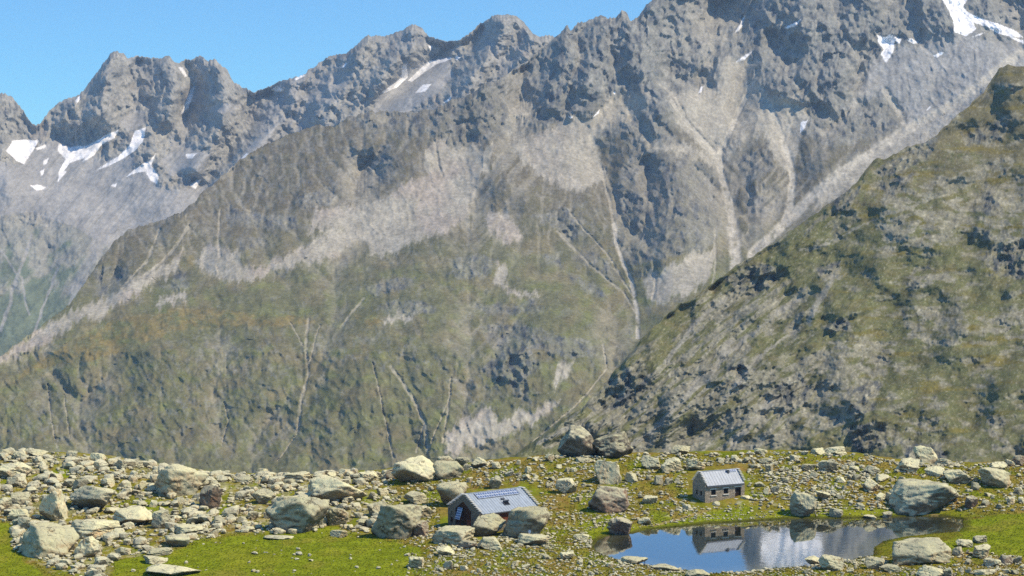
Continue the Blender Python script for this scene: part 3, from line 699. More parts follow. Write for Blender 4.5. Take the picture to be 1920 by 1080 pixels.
layer('far_mountain', -260, 1140, 1.6, topf(SKY_FAR, 6, 61, 15), lambda x: np.minimum(curve(TOP_MID, x) + 120, 760), 380, shade_far, M['far'], 260)
layer('main_mountain', -260, 2200, 1.6, topf(TOP_MID, 7, 63, 15), lambda x: x * 0 + 960., 660, shade_mid, M['mid'], 200)
layer('right_hillside', 830, 2200, 1.5, topf(TOP_NEAR, 10, 67, 55), lambda x: x * 0 + 975., 480, shade_near, M['near'], 70)

# ================================================================== FOREGROUND GROUND
LAKE_PX = [(1112, 1024), (1122, 1012), (1142, 1004), (1187, 1000), (1213, 993), (1280, 987), (1327, 982), (1413, 977), (1493, 972), (1580, 972), (1647, 970), (1713, 968), (1770, 968), (1803, 973), (1806, 988), (1798, 997), (1750, 1001), (1693, 1007), (1655, 1016), (1640, 1026), (1637, 1042),
           (1600, 1050), (1560, 1058), (1513, 1062), (1440, 1067), (1407, 1072), (1330, 1076), (1293, 1071), (1213, 1060), (1163, 1052), (1118, 1035)]
def on_plane(px, py, z=0.0):
    a, b = ray(px, py)
    D = (z - CAMZ) / b
    return a * D, D
_lx, _ly = on_plane([p[0] for p in LAKE_PX], [p[1] for p in LAKE_PX])
LAKE = list(zip(_lx, _ly))
CREST_D = 395.0
CRX = [-300, 0, 100, 200, 280, 380, 480, 560, 700, 760, 880, 1000, 1100, 1200, 1300, 1400, 1500, 1600, 1700, 1800, 1920, 2200]
CRY = [862, 851, 850, 858, 872, 887, 893, 893, 887, 878, 871, 857, 855, 853, 850, 846, 848, 853, 865, 871, 871, 875]
ROWS = [150, 300, 315, 340, 352, 365, 380, 395]
XS = [-300, 200, 700, 1000, 1250, 1500, 1750, 2200]
ZT = np.array([   # ground height above the tarn by forward distance (rows) and azimuth (columns)
    [-6, -6, -6, -6, -6, -6, -6, -6],
    [.5, .4, .5, .7, .5, .5, .5, .8],
    [.9, .5, .6, .9, .5, .5, .7, 1.0],
    [1.6, 1.3, .8, .9, .5, .4, .4, .8],
    [2.1, 1.7, 1.2, 1.5, 1.6, 1.2, .9, 1.0],
    [3.3, 2.5, 1.4, 2.8, 3.0, 3.0, 2.4, 1.8],
    [5.0, 4.2, 1.8, 4.6, 5.2, 5.2, 4.4, 3.6],
    [0, 0, 0, 0, 0, 0, 0, 0]], float)
def ground_z(X, Y, fine=True):
    X = np.asarray(X, float); Y = np.asarray(Y, float)
    az = 960 + F * X / Y
    cols = np.array([np.interp(az, XS, ZT[i]) for i in range(len(ROWS) - 1)])
    cy = np.interp(az, CRX, CRY)
    _, b = ray(az, cy)
    crest = CAMZ + b * CREST_D
    cols = np.concatenate([cols, crest[None]], 0)
    yy = np.clip(Y, ROWS[0], ROWS[-1])
    k = np.clip(np.searchsorted(ROWS, yy, side='right') - 1, 0, len(ROWS) - 2)
    r = np.array(ROWS, float)
    t = (yy - r[k]) / (r[k + 1] - r[k]); t = t * t * (3 - 2 * t)
    c0 = np.take_along_axis(cols, k[None], 0)[0]; c1 = np.take_along_axis(cols, (k + 1)[None], 0)[0]
    z = c0 + (c1 - c0) * t
    rough = 1.0 - .75 * sstep(330, 318, Y) * sstep(20, -20, X)
    z = z + rough * (.55 * fbm(X / 14, Y / 18, 3, 301) + .3 * fbm(X / 5, Y / 6, 3, 302))
    if fine: z = z + .16 * rough * fbm(X / 1.6, Y / 1.9, 3, 303)
    over = np.clip(Y - CREST_D, 0, None)
    z = z - np.where(over < 30, .012 * over ** 2, .012 * 900 + .72 * (over - 30))
    d = linedist(X, Y, LAKE, True, cap=60.0)
    ins = inside(X, Y, LAKE)
    zo = np.maximum(z, .05) * sstep(-1.5, 9, d) + .06
    z = np.where(ins, -.08 - .12 * np.minimum(d, 8), np.where(d < 40, zo * (1 - sstep(9, 30, d)) + z * sstep(9, 30, d), z))
    return z

def on_ground(px, py):
    """where the ray through a direction meets the ground (crest if it passes above)"""
    a, b = ray(px, py)
    Ds = np.linspace(286, CREST_D - 1, 700)
    g = ground_z(a * Ds, Ds, False)
    zr = CAMZ + b * Ds
    hit = np.nonzero(zr <= g)[0]
    i = hit[0] if len(hit) else len(Ds) - 1
    D = Ds[i]
    return float(a * D), float(D), float(g[i])

MEADOW = [[(222, 1050), (330, 1030), (420, 1008), (500, 1005), (580, 1010), (640, 1004), (720, 1015), (800, 1030), (770, 1050), (775, 1100), (200, 1100)], [(-40, 975), (22, 985), (18, 1030), (60, 1060), (120, 1100), (-40, 1100)],
          [(1806, 975), (1860, 968), (1960, 955), (1960, 1045), (1880, 1040), (1800, 1032), (1690, 1022), (1650, 1048), (1640, 1022), (1700, 1003), (1800, 996)], [(1085, 975), (1140, 965), (1190, 990), (1330, 965), (1480, 955), (1700, 955), (1800, 962), (1800, 972), (1480, 980), (1330, 988), (1190, 1004), (1110, 1012)],
          [(60, 896), (110, 882), (172, 874), (176, 880), (95, 902)], [(195, 955), (255, 928), (325, 942), (300, 962)], [(330, 972), (430, 940), (440, 965), (375, 985)], [(500, 995), (560, 985), (640, 992), (640, 1010), (500, 1012)], [(1330, 960), (1430, 945), (1440, 975), (1330, 985)]]
RUBBLE = [[(-60, 840), (300, 860), (500, 880), (720, 880), (745, 930), (700, 1000), (520, 1002), (440, 1000), (330, 1025), (215, 1050), (200, 1100), (110, 1080), (60, 1050), (22, 1030), (20, 980), (-60, 970)]]

def ground_cols(X, Y, Z):
    px, py = to_px(X, Y, Z)
    wx = 26 * fbm(X / 9, Y / 14, 4, 311); wy = 9 * fbm(X / 9, Y / 14, 4, 312)
    fx = 8 * fbm(X / 1.5, Y / 2.5, 3, 313); fy = 4 * fbm(X / 1.5, Y / 2.5, 3, 314)
    fx = fx * 2; fy = fy * 1.6
    ws = [(wx, wy), (wx * .6 + fx, wy * .6 + fy), (wx * 1.3 - fx, wy + fy), (wx - 2 * fx, wy - 1.5 * fy)]
    me = poly_mask(px, py, MEADOW, ws); ru = poly_mask(px, py, RUBBLE, ws) * (1 - me)
    n1 = fbm(X / 12, Y / 18, 4, 321); n2 = fbm(X / 1.4, Y / 2.2, 4, 322)
    col = np.empty(X.shape + (3,), np.float32)
    col[:] = lin(138, 130, 46, .86)
    mixc(col, sstep(-.15, .3, n1), lin(150, 130, 62, .86))
    mixc(col, sstep(-.1, .35, fbm(X / 6, Y / 10, 4, 323)), lin(126, 134, 34, .86))
    mixc(col, sstep(.15, .45, fbm(X / 4, Y / 7, 4, 324)) * .7, lin(150, 116, 62, .82))
    mixc(col, ru * .75 * sstep(-.2, .3, n2 + .7 * n1), lin(186, 176, 130, .82))
    mixc(col, ru * sstep(.1, .4, n1) * .5, lin(120, 122, 50, .82))
    mixc(col, me, lin(134, 144, 34, .86))
    mixc(col, me * sstep(-.1, .4, fbm(X / 10, Y / 16, 4, 325)) * .6, lin(150, 148, 46, .86))
    mixc(col, me * sstep(.1, .5, fbm(X / 5, Y / 5, 4, 326)) * .5, lin(112, 126, 28, .84))
    mixc(col, me * sstep(.12, .45, fbm(X / 7, Y / 14, 4, 328)) * .45, lin(148, 132, 60, .86))
    mixc(col, sstep(.1, .5, n2) * .45 * (1 - .7 * me), col * .62)
    mixc(col, sstep(.32, .5, fbm(X / 2.2, Y / 3.0, 3, 327)) * .7 * (1 - me), lin(186, 180, 140, .82))
    d = linedist(X, Y, LAKE, True, cap=30.0); ins = inside(X, Y, LAKE)
    mixc(col, np.where(ins, 1.0, 0).astype(np.float32), lin(70, 68, 40, .6))
    wet = np.where(ins, 0, 1 - sstep(.2, 1.8, d + .7 * n2)).astype(np.float32)
    mixc(col, wet * .75, lin(74, 70, 40, .7))
    mud = inside(px + wx * .5, py + wy * .5, [(1640, 1024), (1700, 1004), (1800, 996), (1806, 1006), (1720, 1024), (1650, 1046)])
    mixc(col, mud * .6, lin(124, 112, 40, .8))
    path = line_mask(px, py, [(3, [(1225, 986), (1270, 974), (1330, 955)]), (2, [(1660, 950), (1720, 962), (1760, 966)])], fx * .3, fy * .3)
    mixc(col, path * .6, lin(176, 152, 104, .82))
    return col

rowsY = np.concatenate([np.arange(120, 284, 6.0), np.arange(284, 406, .28), np.linspace(407, 520, 40), np.linspace(530, 1100, 40)])
azs = np.concatenate([np.linspace(-1400, -60, 90)[:-1], np.arange(-60, 1981, 1.9), np.linspace(1981, 3300, 90)[1:]])
AZ, GY = np.meshgrid((azs - 960) / F, rowsY)
GX = AZ * GY
GZ = ground_z(GX, GY)
GC = ground_cols(GX, GY, GZ)
g = link('ground', np_mesh('ground', np.stack([GX, GY, GZ], -1).reshape(-1, 3), grid_faces(*GX.shape), np.clip(GC.reshape(-1, 3), .004, .8)), M['ground'])
g['kind'] = 'structure'

# lake -------------------------------------------------------------
def water_mat():
    m, nt, b = newmat('tarn_water')
    tc = N(nt, 'ShaderNodeTexCoord')
    at = N(nt, 'ShaderNodeAttribute', attribute_name='Col'); nt.links.new(at.outputs['Color'], b.inputs['Base Color'])
    b.inputs['Roughness'].default_value = .03
    b.inputs['IOR'].default_value = 2.1
    b.inputs['Specular IOR Level'].default_value = .5
    b.inputs['Coat Weight'].default_value = .8; b.inputs['Coat IOR'].default_value = 1.6; b.inputs['Coat Roughness'].default_value = .03
    n1 = noise(nt, tc.outputs['Object'], .9, 3, .5)
    n2 = noise(nt, tc.outputs['Object'], .12, 2, .5)
    nn = math_(nt, 'MULTIPLY', n1, math_(nt, 'MULTIPLY_ADD', n2, 1.4, -.2))
    bp = N(nt, 'ShaderNodeBump', Strength=.05, Distance=.12)
    nt.links.new(nn, bp.inputs['Height']); nt.links.new(bp.outputs[0], b.inputs['Normal']); nt.links.new(bp.outputs[0], b.inputs['Coat Normal'])
    return m
gx_, gy_ = np.meshgrid(np.arange(min(p[0] for p in LAKE) - 2, max(p[0] for p in LAKE) + 2, .5), np.arange(min(p[1] for p in LAKE) - 2, max(p[1] for p in LAKE) + 2, .5))
ld = linedist(gx_, gy_, LAKE, True); li = inside(gx_, gy_, LAKE)
okv = li | (ld < 1.6)
lf = grid_faces(*gx_.shape); lf = lf[okv.ravel()[lf].all(1)]
used, inv = np.unique(lf, return_inverse=True)
sh_ = 1 - sstep(.5, 5.5, np.where(li, ld, 0) + 2.2 * fbm(gx_ / 5, gy_ / 5, 3, 351))
lc = np.array([.022, .028, .020], np.float32) + sh_[..., None] * np.array([.085, .072, .018], np.float32)  # olive margin: shallow bottom plus bank reflection painted into the water colour
lme = np_mesh('lake', np.stack([gx_, gy_, gx_ * 0], -1).reshape(-1, 3)[used], inv.reshape(-1, 4), lc.reshape(-1, 3)[used])
lake = link('lake', lme, water_mat()); lake['kind'] = 'structure'

# ================================================================== ROCKS
def ico(sub):
    bm = bmesh.new(); bmesh.ops.create_icosphere(bm, subdivisions=sub, radius=1)
    v = np.array([q.co for q in bm.verts]); f = np.array([[l.index for l in p.verts] for p in bm.faces])
    bm.free(); return v, f
ICO = {s: ico(s) for s in (1, 2, 3, 4, 5)}

def n3(v, s, seed):
    return (fbm(v[:, 0] * s + 9 * v[:, 2] * .37, v[:, 1] * s + v[:, 2] * s * .8, 3, seed) + fbm(v[:, 2] * s + 4, v[:, 0] * s - v[:, 1] * s * .7, 3, seed + 5)) * .5

def rock_shape(seed, sub=3, planes=11, rough=.07, soft=.0, flat=False):
    """a split, angular block: a ball cut by random fracture planes, then weathered; unit bounding box"""
    r = np.random.default_rng(seed)
    v, f = ICO[sub]
    nrm = r.normal(size=(planes, 3)); nrm[:, 2] *= .8
    nrm /= np.linalg.norm(nrm, axis=1)[:, None]
    dd = r.uniform(.5, .95, planes)
    top = np.array([[r.normal() * .18, r.normal() * .18, 1.0]]); top /= np.linalg.norm(top)
    nrm = np.concatenate([nrm, top]); dd = np.append(dd, r.uniform(.5, .75))
    dot = v @ nrm.T
    rad = np.where(dot > 1e-3, dd[None] / np.maximum(dot, 1e-3), 9).min(1)
    rad = np.minimum(rad, 1.15)
    if sub >= 3:
        p = v * rad[:, None]
        rad = rad * (1 + rough * 1.6 * n3(p, 1.6, seed) + rough * n3(p, 4.5, seed + 3) + (rough * .5 * n3(p, 11, seed + 6) if sub >= 4 else 0))
        cr = ridged(p[:, 0] * 1.3 + p[:, 1], p[:, 2] * 2.2 + seed, 2, seed)
        rad = rad * (1 - rough * .9 * sstep(.72, .95, cr))
    p = v * rad[:, None]
    lo, hi = p.min(0), p.max(0)
    p = (p - (lo + hi) / 2) / (hi - lo)
    return p, f

ROCKN = 0
def put_rock(px, py, w, h, mat, seed, label, name='boulder', rot=None, depth=.85, group=None, me=None, sub=None, tilt=0.0, cat='boulder'):
    """a block whose foot is at (px, py) on the ground and which shows w x h there (photo pixels at its distance)"""
    global ROCKN
    X, Y, Z = on_ground(px, py - .0)
    s = F / Y
    wm = w / s; dm = wm * depth
    h = h * 1.1
    hm = max((h - .15 * dm * s) / s, .3 * h / s)
    sink = .28 * hm + .1
    if me is None:
        p, f = rock_shape(seed, sub or (5 if w > 60 else 4 if w > 22 else 3), rough=.095, planes=15 if w > 45 else 11)
        me = np_mesh(name, p * np.array([wm, dm, hm + sink * 1.0])[None], f, None, None)
        me.materials.append(M[mat])
        o = bpy.data.objects.new(name, me)
        if w < 60: me.polygons.foreach_set('use_smooth', np.zeros(len(f), bool))
    else:
        o = bpy.data.objects.new(name, me)
        o.scale = (wm, dm, hm + sink)
    COL.objects.link(o)
    zc = Z + (hm + sink) / 2 - sink
    o.location = (X, Y + dm * .40, max(zc, ground_z(np.array([X]), np.array([Y + dm * .4]), False)[0] * .5 + zc * .5))
    o.rotation_euler = (0, tilt, rot if rot is not None else (random.uniform(-.25, .25)))
    tag(o, label, cat, group)
    ROCKN += 1
    return o

C_, G_, B_ = 'cream', 'grey', 'brown'
BOULDERS = [
    (330, 932, 112, 66, C_, 'largest pale boulder of the left field, dark hollow under its left side', .8),
    (394, 955, 47, 46, B_, 'rusty brown upright block just right of the big hollowed boulder', .9),
    (96, 978, 54, 62, C_, 'tall pale block with a dark left face near left edge', .8),
    (165, 960, 108, 52, G_, 'layered pinkish outcrop right of the tall pale left block', .7),
    (30, 950, 48, 28, G_, 'low grey rock left of the tall pale block, beside the picture edge', .8),
    (34, 976, 46, 24, C_, 'flat cream rock below the low grey rock at left edge', .8),
    (78, 1046, 112, 66, C_, 'broad smooth slab sloping beside the left corner meadow', .9),
    (172, 1010, 98, 40, C_, 'long pinkish slab above the broad left corner slab', .8),
    (243, 986, 86, 37, C_, 'wide cream boulder under the grass strip of the left field', .8),
    (300, 991, 36, 34, G_, 'squat block with dark left face below the grass strip', .9),
    (341, 1004, 80, 24, C_, 'long low slab at upper edge of the left meadow', .9),
    (330, 1026, 60, 24, C_, 'pale flat slab half sunk at the meadow edge', .9),
    (163, 1046, 52, 42, C_, 'rounded cream boulder right of the broad corner slab', .9),
    (229, 1041, 30, 17, C_, 'small rounded yellowish rock on the meadow edge near left corner', .9),
    (318, 1081, 104, 25, C_, 'long flat slab lying out in the bottom left meadow', .7),
    (296, 1043, 46, 18, C_, 'low rock between meadow edge slab and the long meadow slab', .9),
    (287, 1058, 48, 18, G_, 'broken low rock lying in grass above the long meadow slab', .9),
    (555, 1001, 122, 76, G_, 'large fractured outcrop with a black hollow above the meadow', .8),
    (490, 946, 42, 30, C_, 'pale angular block uphill of the fractured hollow outcrop', .9),
    (534, 962, 62, 34, C_, 'broad cream rock behind the fractured hollow outcrop', .8),
    (632, 946, 112, 56, C_, 'massive pale outcrop on the skyline side, left of the split boulder', .7),
    (35, 862, 30, 18, C_, 'pointed pale rock on the skyline at far left', .9),
    (69, 856, 40, 16, C_, 'low pale rock on the left skyline, widest there', .9),
    (134, 861, 24, 16, G_, 'tilted dark-sided slab on the left skyline', .9),
    (182, 874, 30, 25, C_, 'rounded domed boulder on the left skyline', .9),
    (252, 876, 26, 14, C_, 'small yellowish rock on skyline left of the hollowed boulder', .9),
    (26, 900, 58, 34, C_, 'wide pale slab at left edge under the skyline', .8),
    (555, 901, 62, 19, C_, 'low skyline slab above the fractured outcrop', .8),
    (5, 960, 28, 28, C_, 'cream rock cut by the left picture edge', .9),
    (375, 974, 34, 12, C_, 'flat white slab in grass below the rusty upright block', .9),
    (328, 981, 22, 14, C_, 'small block beside the flat white slab', .9),
    (629, 987, 46, 38, C_, 'jagged pale rock right of the fractured hollow outcrop', .9),
    (634, 1008, 34, 16, C_, 'low white rock on meadow edge below the jagged rock', .9),
    (522, 1012, 60, 10, C_, 'thin pale slab flush with the meadow grass', .6),
    (779, 906, 88, 52, C_, 'left half of the big split cream boulder on the skyline', .85),
    (842, 899, 60, 36, C_, 'right half of the big split cream boulder on the skyline', .85),
    (834, 872, 32, 20, C_, 'small block perched behind the split cream boulder', .9),
    (867, 869, 28, 18, G_, 'dark angular block at right end of the split boulder', .9),
    (898, 878, 32, 22, G_, 'isolated skyline block with black left face', .9),
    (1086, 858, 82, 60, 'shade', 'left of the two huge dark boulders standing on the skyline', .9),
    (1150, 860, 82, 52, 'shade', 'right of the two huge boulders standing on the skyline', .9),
    (1141, 908, 52, 46, C_, 'tall leaning block below the two huge skyline boulders', .7),
    (1144, 961, 80, 54, B_, 'big overhanging boulder with reddish underside above the tarn', .8),
    (1062, 926, 42, 30, C_, 'flat-faced pale slab on grass uphill of the timber hut', .8),
    (1163, 1006, 50, 38, B_, 'reddish brown boulder standing at the left tip of the tarn', .9),
    (847, 952, 60, 48, C_, 'block with a black left face behind the timber hut gable', .8),
    (917, 1006, 68, 44, G_, 'smooth boulder right against the timber hut front', .75),
    (988, 1011, 92, 60, G_, 'rough craggy boulder hiding the right end of the timber hut', .75),
    (742, 1011, 98, 68, G_, 'jagged lichen outcrop left of the timber hut at meadow edge', .75),
    (786, 1007, 36, 32, B_, 'small rusty block at the foot of the jagged outcrop', .9),
    (784, 972, 50, 30, C_, 'smooth cream boulder on top of the jagged outcrop', .9),
    (707, 972, 38, 32, C_, 'pale boulder behind the left shoulder of the jagged outcrop', .9),
    (778, 946, 46, 26, C_, 'cream rock uphill between the split boulder and the jagged outcrop', .9),
    (849, 1023, 84, 36, C_, 'long cream boulder with dark base in front of hut door', .8),
    (919, 1031, 54, 26, C_, 'broken pale block below the smooth boulder at the hut', .9),
    (1003, 1024, 68, 25, C_, 'flat layered slab below the rough craggy boulder', .8),
    (835, 1043, 36, 20, C_, 'pale pyramid-shaped rock at right edge of the meadow', .9),
    (781, 1066, 30, 23, C_, 'grey-faced block alone on the meadow right margin', .9),
    (877, 1031, 36, 18, B_, 'orange-brown bare rock below the hut door boulder', .9),
    (1220, 946, 32, 18, C_, 'yellowish flat rock right of the overhanging boulder', .9),
    (1210, 986, 26, 16, C_, 'white block on the grassy shore left of the path', .9),
    (1222, 881, 38, 28, C_, 'pale rock right of the two huge skyline boulders', .9),
    (1259, 886, 44, 28, C_, 'cream boulder uphill left of the stone hut', .9),
    (1277, 851, 40, 19, C_, 'long pale rock on the skyline left above the stone hut', .9),
    (1090, 1013, 32, 14, C_, 'low cream rock just left of the tarn tip', .9),
    (929, 918, 24, 24, G_, 'small upright dark-cracked rock behind the timber hut roof', .9),
    (1065, 1051, 28, 16, C_, 'small pale rock on the brown near bank', .9),
    (840, 1069, 18, 18, C_, 'small white rock near the bottom of the meadow margin', .9),
    (1305, 883, 38, 25, C_, 'yellowish boulder directly behind the stone hut', .9),
    (1507, 973, 50, 50, C_, 'upright boulder with a dark left side on the far shore', .8),
    (1741, 969, 140, 70, 'grey', 'giant rounded boulder at the right end of the tarn', .8),
    (1797, 909, 52, 30, C_, 'pale block right behind the giant shore boulder', .9),
    (1757, 894, 38, 20, C_, 'cream rock behind the giant shore boulder top', .9),
    (1869, 916, 68, 42, C_, 'large block with a shaded left face near right edge', .85),
    (1874, 882, 36, 18, C_, 'rock behind the large right edge block', .9),
    (1738, 867, 46, 34, C_, 'tall cream boulder standing on the right skyline', .85),
    (1777, 874, 48, 18, C_, 'long low rock right of the tall right skyline boulder', .9),
    (1706, 887, 48, 28, C_, 'broad pale rock below left of the tall right skyline boulder', .85),
    (1568, 849, 46, 19, C_, 'smooth pale slab on the skyline above the far shore', .85),
    (1535, 850, 28, 14, C_, 'small skyline rock left of the smooth pale slab', .9),
    (1636, 924, 34, 26, C_, 'grey-topped block with a dark left face on the slope', .9),
    (1823, 956, 26, 26, B_, 'rusty brown rock right of the giant shore boulder', .9),
    (1636, 889, 30, 17, G_, 'cracked grey rock midway on the right slope', .9),
    (1656, 904, 28, 16, C_, 'small tilted rock above the dark-faced slope block', .9),
    (1555, 888, 38, 26, G_, 'broken rock with black gaps below the skyline slab', .9),
    (1517, 884, 28, 15, G_, 'dark grey rock left of the broken black-gapped rock', .9),
    (1428, 853, 26, 14, C_, 'small skyline rock right above the stone hut', .9),
    (1490, 866, 18, 14, G_, 'little dark rock between stone hut and skyline slab', .9),
    (1437, 871, 28, 13, G_, 'flat dark rock uphill right of the stone hut', .9),
    (1731, 1059, 116, 50, C_, 'long whale-backed slab on the near shore at right', .6),
    (1811, 1027, 32, 16, C_, 'low pale rock right of the whale-backed slab top', .9),
    (1840, 1019, 28, 16, G_, 'grey pointed rock on the right meadow', .9),
    (1846, 1047, 42, 26, C_, 'cream rock with dark streaks on the right meadow', .9),
    (1797, 1043, 20, 18, G_, 'small rock touching the right end of the whale-backed slab', .9),
    (1863, 1063, 34, 17, C_, 'pale low rock in the bottom right corner field', .9),
    (1889, 1059, 26, 18, B_, 'brownish block in the bottom right corner field', .9),
    (1561, 1071, 48, 30, C_, 'pyramid-topped pale boulder on the near shore of tarn', .85),
    (1526, 1061, 34, 18, C_, 'white rock left of the pyramid-topped shore boulder', .9),
    (1641, 1068, 40, 24, C_, 'lumpy rock between pyramid boulder and whale-backed slab', .9),
    (1672, 1073, 42, 16, C_, 'low broken slab under the left end of whale-backed slab', .9),
    (1748, 1082, 56, 22, C_, 'pale rock at bottom edge under the whale-backed slab', .85),
    (1778, 1082, 22, 18, G_, 'dark grey rock at the bottom edge, right of a pale one', .9),
    (1850, 1079, 42, 14, C_, 'flat rock at the very bottom right', .9),
    (1569, 971, 26, 18, G_, 'grey rock at the waterline right of the upright shore boulder', .9),
    (1666, 973, 20, 14, G_, 'small dark rock at the waterline left of giant boulder', .9),
    (1633, 975, 26, 10, C_, 'flat whitish rock at the waterline midway along far shore', .9),
    (1655, 940, 24, 16, C_, 'cream rock left behind the giant shore boulder', .9),
    (1673, 943, 22, 20, G_, 'dark rock against the left side of giant shore boulder', .9),
    (1912, 872, 24, 21, 'brown', 'dark block on the skyline at the right picture edge', .9),
    (1897, 874, 20, 14, C_, 'pale rock beside the dark right edge skyline block', .9),
    (1310, 1084, 46, 18, C_, 'pale rubble rock at bottom edge under the tarn', .9),
    (1190, 1058, 56, 16, C_, 'long cream slab on the near left shore of the tarn', .8),
    (1250, 1071, 60, 14, C_, 'low white slab on the near shore below the sky reflection', .8),
    (1400, 937, 24, 9, C_, 'flat yellowish rock right of the stone hut doorstep', .9),
    (1545, 940, 28, 20, C_, 'pale rock uphill right of the upright shore boulder', .9),
    (1095, 868, 36, 12, C_, 'rubble block at the foot of the two huge skyline boulders', .9),
    (1185, 905, 26, 20, C_, 'rock leaning on the tall block under the skyline pair', .9),
    (690, 905, 36, 22, C_, 'pale rock left of the split cream boulder', .9),
    (735, 898, 26, 22, 'brown', 'brownish block at left end of the split cream boulder', .9),
    (455, 905, 38, 14, C_, 'pale low rock on skyline between hollowed boulder and outcrop', .9),
    (1290, 958, 22, 12, C_, 'rock on the grass below left of the stone hut', .9),
    (1343, 949, 16, 9, G_, 'broken stones heap at the stone hut front corner', .9),
]
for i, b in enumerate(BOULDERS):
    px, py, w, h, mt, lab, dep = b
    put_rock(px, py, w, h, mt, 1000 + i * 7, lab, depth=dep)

# ---- medium rocks: shared shapes, one object each
VAR = []
for k in range(14):
    p, f = rock_shape(5000 + k * 13, 4, planes=9, rough=.08)
    for mt in ('cream', 'grey'):
        me = np_mesh('rock', p, f, None, False); me.materials.append(M[mt]); VAR.append(me)
ZONES = [  # polygon, count, size range, label, group
    ([(0, 855), (270, 868), (480, 893), (700, 890), (720, 930), (690, 1000), (600, 1000), (490, 995), (330, 1018), (140, 1040), (20, 1000)], 186, (13, 34), 'pale loose rock among the dense rubble left of the timber hut', 'rocks of the dense left rubble field'),
    ([(740, 880), (1050, 862), (1110, 870), (1090, 950), (1060, 930), (1000, 900), (880, 910), (800, 930)], 24, (10, 20), 'loose lichen rock on the turf uphill of the timber hut', 'rocks on the turf above the timber hut'),
    ([(1190, 865), (1500, 855), (1700, 880), (1690, 955), (1540, 960), (1420, 930), (1410, 880), (1290, 890), (1200, 960)], 46, (10, 22), 'loose pale rock on the slope behind the tarn', 'rocks on the slope behind the tarn'),
    ([(1800, 885), (1920, 890), (1920, 950), (1820, 960)], 10, (10, 20), 'loose pale rock on turf right of the giant shore boulder', 'rocks right of the giant boulder'),
    ([(800, 1040), (1000, 1025), (1100, 1040), (1300, 1078), (1100, 1080), (820, 1078)], 20, (9, 18), 'loose whitish rock on the brown near bank', 'rocks on the near bank'),
    ([(1540, 1060), (1800, 1040), (1920, 1050), (1920, 1080), (1500, 1080)], 10, (9, 20), 'loose whitish rock in the bottom right foreground', 'rocks of the bottom right foreground')]
HUTS_PX = [[(825, 925), (1010, 905), (1015, 990), (900, 1015), (825, 1000)], [(1290, 875), (1402, 872), (1405, 948), (1290, 952)]]
taken = [(b[0], b[1], b[2]) for b in BOULDERS]
for poly, cnt, (s0, s1), lab, grp in ZONES:
    p = np.array(poly); c = 0; tries = 0
    while c < cnt and tries < 4000:
        tries += 1
        x = random.uniform(p[:, 0].min(), p[:, 0].max()); y = random.uniform(p[:, 1].min(), p[:, 1].max())
        if not inside(np.array([x]), np.array([y]), poly)[0]: continue
        if any(inside(np.array([x]), np.array([y]), q)[0] for q in HUTS_PX + [LAKE_PX]): continue
        w = random.uniform(0, 1) ** 1.25 * (s1 - s0) + s0
        if any(abs(x - q[0]) < (w + q[2]) * .42 and -12 < (q[1] - y) < 34 for q in taken): continue
        taken.append((x, y, w)); c += 1
        put_rock(x, y, w, w * random.uniform(.5, .85), 'cream', 0, lab, name='rock', me=random.choice(VAR), group=grp, rot=random.uniform(0, 6.28), cat='rock')

# ---- small stones: past counting
DENS = [  # polygon, count, size px range
    ([(222, 1000), (700, 990), (790, 1020), (790, 1085), (150, 1085)], 110, (2, 14)), (RUBBLE[0], 3300, (2.5, 11)), (RUBBLE[0], 900, (9, 30)), ([(700, 880), (1050, 858), (1300, 855), (1500, 850), (1700, 865), (1930, 872), (1930, 960), (1700, 960), (1480, 962), (1290, 965), (1100, 1000), (1030, 1010), (800, 1015), (720, 990)], 5200, (2.0, 8.5)),
    ([(760, 1085), (770, 1040), (890, 1010), (1100, 1015), (1170, 1052), (1330, 1075), (1500, 1062), (1640, 1048), (1800, 1035), (1930, 1045), (1930, 1085)], 3000, (2.0, 8)), ([(700, 985), (900, 1000), (1030, 1005), (1110, 1000), (1110, 1030), (800, 1035)], 700, (2.5, 9)),
    ([(1180, 992), (1330, 978), (1500, 970), (1700, 966), (1700, 962), (1480, 962), (1290, 968)], 260, (2, 7)), ([(1160, 1046), (1300, 1066), (1420, 1066), (1540, 1052), (1640, 1040), (1640, 1056), (1540, 1070), (1330, 1080), (1160, 1064)], 380, (2.5, 10)), ([(1250, 860), (1620, 870), (1640, 930), (1560, 970), (1480, 950), (1400, 900)], 900, (3, 10)),
    ([(-30, 850), (300, 866), (500, 888), (740, 880), (1050, 855), (1500, 848), (1930, 868), (1930, 874), (1500, 854), (1050, 862), (740, 888), (500, 896), (300, 874), (-30, 858)], 700, (3, 12))]
stone_v = []; stone_f = []; off = 0
hulls = [rock_shape(9000 + k, 2, planes=8) for k in range(24)]
hulls1 = [rock_shape(9100 + k, 1, planes=7) for k in range(12)]
